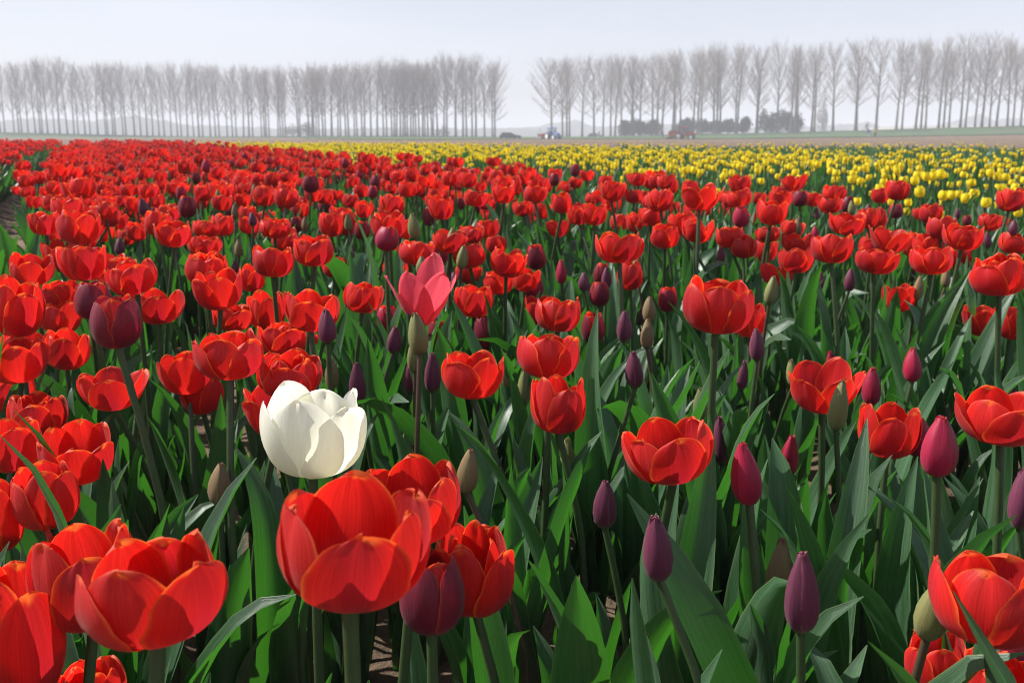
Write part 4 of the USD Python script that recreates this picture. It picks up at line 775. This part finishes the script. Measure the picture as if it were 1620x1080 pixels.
put(o, 'panel', box((.2, -1.02, 1.5), (.7, .02, .5)), 'orange_paint')
for s in (-1, 1):
    put(o, 'folded_wing', cat_([box((-.6 + k * .28, s * 1.35, 1.3), (.06, .08, 1.7)) for k in range(5)] + [box((-.05, s * 1.35, 2.0), (1.4, .1, .08))]), 'dark_steel')
    wheel(o, -.7, s * 1.0, .42, .3, 'dark_steel')
put(o, 'roller', cyl((-1.35, -1.5, .3), (-1.35, 1.5, .3), .3, 16), 'dark_steel')
x, y = ground_xy(1092, 171.5)
o = thing('front_weight', 'orange and dark ballast frame mounted before the red tractor', 'farm machine', (x, y, z), -.35, scale=.78)
put(o, 'frame', cat_([box((0, 0, .55), (.9, 1.6, .14)), box((.3, .6, .8), (.3, .12, .6)), box((.3, -.6, .8), (.3, .12, .6))]), 'dark_steel'); put(o, 'ballast', prism([(-.35, .62), (.35, .62), (.45, 1.0), (.2, 1.3), (-.3, 1.25)], -.45, .45), 'orange_paint')
for s in (-1, 1): wheel(o, .1, s * .6, .34, .24, 'dark_steel')
tractor('blue tractor with white wheels at the gap in the trees', 874, 221.5, 185, 'blue_paint', -1.05, 'pale_paint')
x, y = ground_xy(861, 187); z = CAM_Z + (214 - 221.2) * 187 / F
o = thing('spreader', 'low white and dark red machine just left of the blue tractor', 'farm machine', (x, y, z), -.2, scale=.78)
put(o, 'bed', prism([(-1.8, .35), (1.3, .35), (1.45, .75), (-1.9, .75)], -.9, .9), 'pale_paint')
put(o, 'hopper', prism([(-1.4, .76), (1.2, .76), (.9, 1.25), (-.1, 1.5), (-1.1, 1.25)], -.8, .8), 'red_paint')
put(o, 'mast', cyl((-1.0, 0, 1.2), (-1.0, 0, 2.7), .035, 8), 'dark_steel')
for s in (-1, 1): wheel(o, -.2, s * .95, .40, .28, 'dark_steel')
def car(label, px, ybase, D, yaw):
    x, y = ground_xy(px, D); o = thing('car', label, 'car', (x, y, CAM_Z + (214 - ybase) * D / F), yaw)
    put(o, 'body', prism([(-2.1, .35), (2.1, .35), (2.15, .7), (1.9, .88), (.95, .98), (-1.9, 1.0), (-2.12, .8)], -.88, .88), 'dark_paint')
    put(o, 'roof', prism([(-1.9, 1.36), (-1.5, 1.47), (-.1, 1.48), (.25, 1.40), (.2, 1.38), (-.15, 1.43), (-1.5, 1.42)], -.70, .70), 'dark_paint')
    put(o, 'window', prism([(-1.95, 1.005), (.95, .985), (.2, 1.375), (-1.5, 1.415)], -.74, .74), 'dark_steel')
    for s in (-1, 1):
        put(o, 'headlight', box((2.1, s * .6, .72), (.08, .3, .12)), 'pale_paint'); put(o, 'pillar', cyl((-.55, s * .752, 1.0), (-.6, s * .752, 1.42), .03, 6), 'dark_paint')
        for xx in (-1.3, 1.35): wheel(o, xx, s * .82, .32, .22, 'pale_paint')
car('dark blue car parked alone in the gap between tree rows', 807, 221.2, 205, .12)
car('dark car half hidden behind the poplar trunks right of the blue tractor', 942, 219.2, 285, .05)
x, y = ground_xy(851, 200); o = thing('marker_post', 'thin dark post standing in the gap left of the blue tractor', 'post', (x, y, CAM_Z - 7.5 * 200 / F))
put(o, 'pole', cyl((0, 0, -.2), (0, 0, 1.25), .05, 8), 'dark_steel'); put(o, 'plate', box((0, -.06, 1.1), (.25, .03, .3)), 'dark_steel')
D = 275; x, y = ground_xy(984.5, D); z = CAM_Z + (214 - 216) * D / F
o = thing('lookout_hut', 'dark wooden lookout hut on slanting legs beside the evergreens', 'hut', (x, y, z))
put(o, 'cabin', cat_([box((0, 0, 3.2), (1.15, 1.15, 1.6))]), 'wood_dark'); put(o, 'roof', prism([(-.75, 4.0), (.75, 4.0), (.75, 4.1), (-.75, 4.2)], -.75, .75), 'wood_dark')
put(o, 'opening', box((0, -.585, 3.5), (.7, .02, .35)), 'dark_steel')
for sx in (-1, 1):
    for sy in (-1, 1): put(o, 'leg', cyl((sx * .95, sy * .8, -.5), (sx * .5, sy * .5, 2.4), .08, 6), 'wood_dark')
put(o, 'ladder', cat_([cyl((s * .2 - .1, -1.3, -.3), (s * .2 - .1, -.62, 2.5), .035, 5) for s in (-1, 1)] + [box((-.1, -1.3 + .68 * (k + .5) / 7, -.3 + 2.8 * (k + .5) / 7), (.4, .04, .04)) for k in range(7)]), 'wood_dark')

M3 = manifold3d.Manifold
def figure(J, bones):
    parts = []
    for a, b in bones:
        (pa, ra), (pb, rb) = J[a], J[b]
        parts.append(M3.batch_hull([M3.sphere(ra, 14).translate(list(map(float, pa))), M3.sphere(rb, 14).translate(list(map(float, pb)))]))
    m = M3.batch_boolean(parts, manifold3d.OpType.Add).refine_to_length(.05).to_mesh()
    t = trimesh.Trimesh(m.vert_properties[:, :3], m.tri_verts); trimesh.smoothing.filter_taubin(t, iterations=6); return t
def person(label, px, ybase, D, bend, yaw, top, trousers, sit=False, group=None):
    x, y = ground_xy(px, D); o = thing('person', label, 'person', (x, y, CAM_Z + (214 - ybase) * D / F), yaw)
    hip = np.array([0, 0, .92]) if not sit else np.array([0, 0, .95]); R_ = lambda v: np.array([v[0] * math.cos(bend) + v[2] * math.sin(bend), v[1], -v[0] * math.sin(bend) + v[2] * math.cos(bend)])
    T = lambda *v: hip + R_(np.array(v, float))
    J = {'pel': (hip, .14), 'chest': (T(0, 0, .42), .15), 'neck': (T(.02, 0, .58), .06), 'head': (T(.06, 0, .74), .105), 'chin': (T(.10, 0, .67), .07), 'nose': (T(.175, 0, .73), .018)}
    bones = [('pel', 'chest'), ('chest', 'neck'), ('neck', 'head'), ('head', 'chin'), ('head', 'nose')]
    for s, n in ((-1, 'r'), (1, 'l')):
        hang = np.array([.06, 0, -1.0]) if not sit else np.array([.8, 0, -.55])
        sh = T(0, s * .20, .48); el = sh + hang * .28 + np.array([.03, s * .03, 0]); wr = el + (hang + np.array([.25, 0, 0])) * .25; hd = wr + hang * .12
        hp = hip + np.array([0, s * .10, -.03]); kn = np.array([.08 + .05 * s, s * .11, .48]); an = np.array([.02 + .16 * s, s * .11, .08]); to = an + np.array([.17, 0, -.03])
        if sit: kn = np.array([.32, s * .11, .72 + .08 * s]); an = np.array([.22, s * .11, .30 + .1 * s]); to = an + np.array([.16, 0, -.04])
        for nm, p, r_ in (('sh', sh, .075), ('el', el, .048), ('wr', wr, .034), ('hd', hd, .03), ('hp', hp, .11), ('kn', kn, .07), ('an', an, .048), ('to', to, .04)): J[nm + n] = (p, r_)
        bones += [('chest', 'sh' + n), ('sh' + n, 'el' + n), ('el' + n, 'wr' + n), ('wr' + n, 'hd' + n), ('pel', 'hp' + n), ('hp' + n, 'kn' + n), ('kn' + n, 'an' + n), ('an' + n, 'to' + n)]
    put(o, 'body', figure(J, bones), 'skin', smooth=True)
    grow = lambda k, e=.014: (J[k][0], J[k][1] + e)
    put(o, 'jacket', figure({k: grow(k) for k in J}, [('pel', 'chest')] + [b for s in 'rl' for b in (('chest', 'sh' + s), ('sh' + s, 'el' + s), ('el' + s, 'wr' + s))]), top, smooth=True)
    put(o, 'trousers', figure({k: grow(k, .010) for k in J}, [b for s in 'rl' for b in (('pel', 'hp' + s), ('hp' + s, 'kn' + s), ('kn' + s, 'an' + s))]), trousers, smooth=True)
    put(o, 'shoes', figure({k: grow(k, .012) for k in J}, [('anr', 'tor')]) + figure({k: grow(k, .012) for k in J}, [('anl', 'tol')]), 'dark_cloth', smooth=True)
    hc, hr = J['head']; hd = trimesh.creation.icosphere(2, hr * 1.08); hd.apply_translation(hc + R_(np.array([-.02, 0, .02]))); put(o, 'hair', hd, 'hair', smooth=True)
    return o
person('person in blue jacket and pale trousers bending over at the field edge', 1376, 218.5, 176, .55, 2.6, 'blue_cloth', 'pale_cloth')
person('small person in tan top right beside the one bending in blue', 1384.5, 217.6, 178, .25, -2.0, 'tan_cloth', 'dark_cloth')
CYX, CYD = 1369, float(np.interp(1369, *DIST)) + 3.5
person('person in dark clothes riding a bicycle along the bank', CYX, 206.6, CYD, .45, 0.0, 'dark_cloth', 'dark_cloth', sit=True)
x, y = ground_xy(CYX, CYD); o = thing('bicycle', 'dark bicycle ridden by the person on the bank', 'bicycle', (x, y, CAM_Z + (214 - 206.6) * CYD / F))
for xx in (-.5, .55):
    t = trimesh.creation.torus(.33, .022, 24, 8); t.apply_transform(trimesh.transformations.rotation_matrix(PI / 2, (1, 0, 0))); t.apply_translation((xx, 0, .34))
    put(o, 'wheel', cat_([t] + [cyl((xx, 0, .34), (xx + .33 * math.cos(a), 0, .34 + .33 * math.sin(a)), .006, 4) for a in np.arange(8) * PI / 4]), 'black_rubber')
put(o, 'frame', cat_([cyl(a, b, .022, 6) for a, b in (((-.5, 0, .34), (0, 0, .32)), ((0, 0, .32), (-.13, 0, .82)), ((-.13, 0, .80), (.42, 0, .82)), ((.42, 0, .80), (0, 0, .32)), ((-.5, 0, .34), (-.13, 0, .75)), ((.42, 0, .85), (.55, 0, .34)), ((.42, 0, .82), (.40, 0, 1.0)))]), 'dark_paint')
put(o, 'handlebar', cyl((.42, -.27, 1.0), (.42, .27, 1.0), .018, 6), 'dark_steel'); put(o, 'saddle', prism([(-.27, .84), (.0, .85), (.0, .88), (-.27, .90)], -.07, .07), 'black_rubber')
person('person in dark clothes leaning forward between poplar trunks right of the parked car', 1049, 218, 240, .45, 2.8, 'dark_cloth', 'dark_cloth')
person('person in pale trousers stooping beside a trunk left of the lookout hut', 941.5 + 4.5, 218.6, 240, .6, .3, 'blue_cloth', 'pale_cloth')
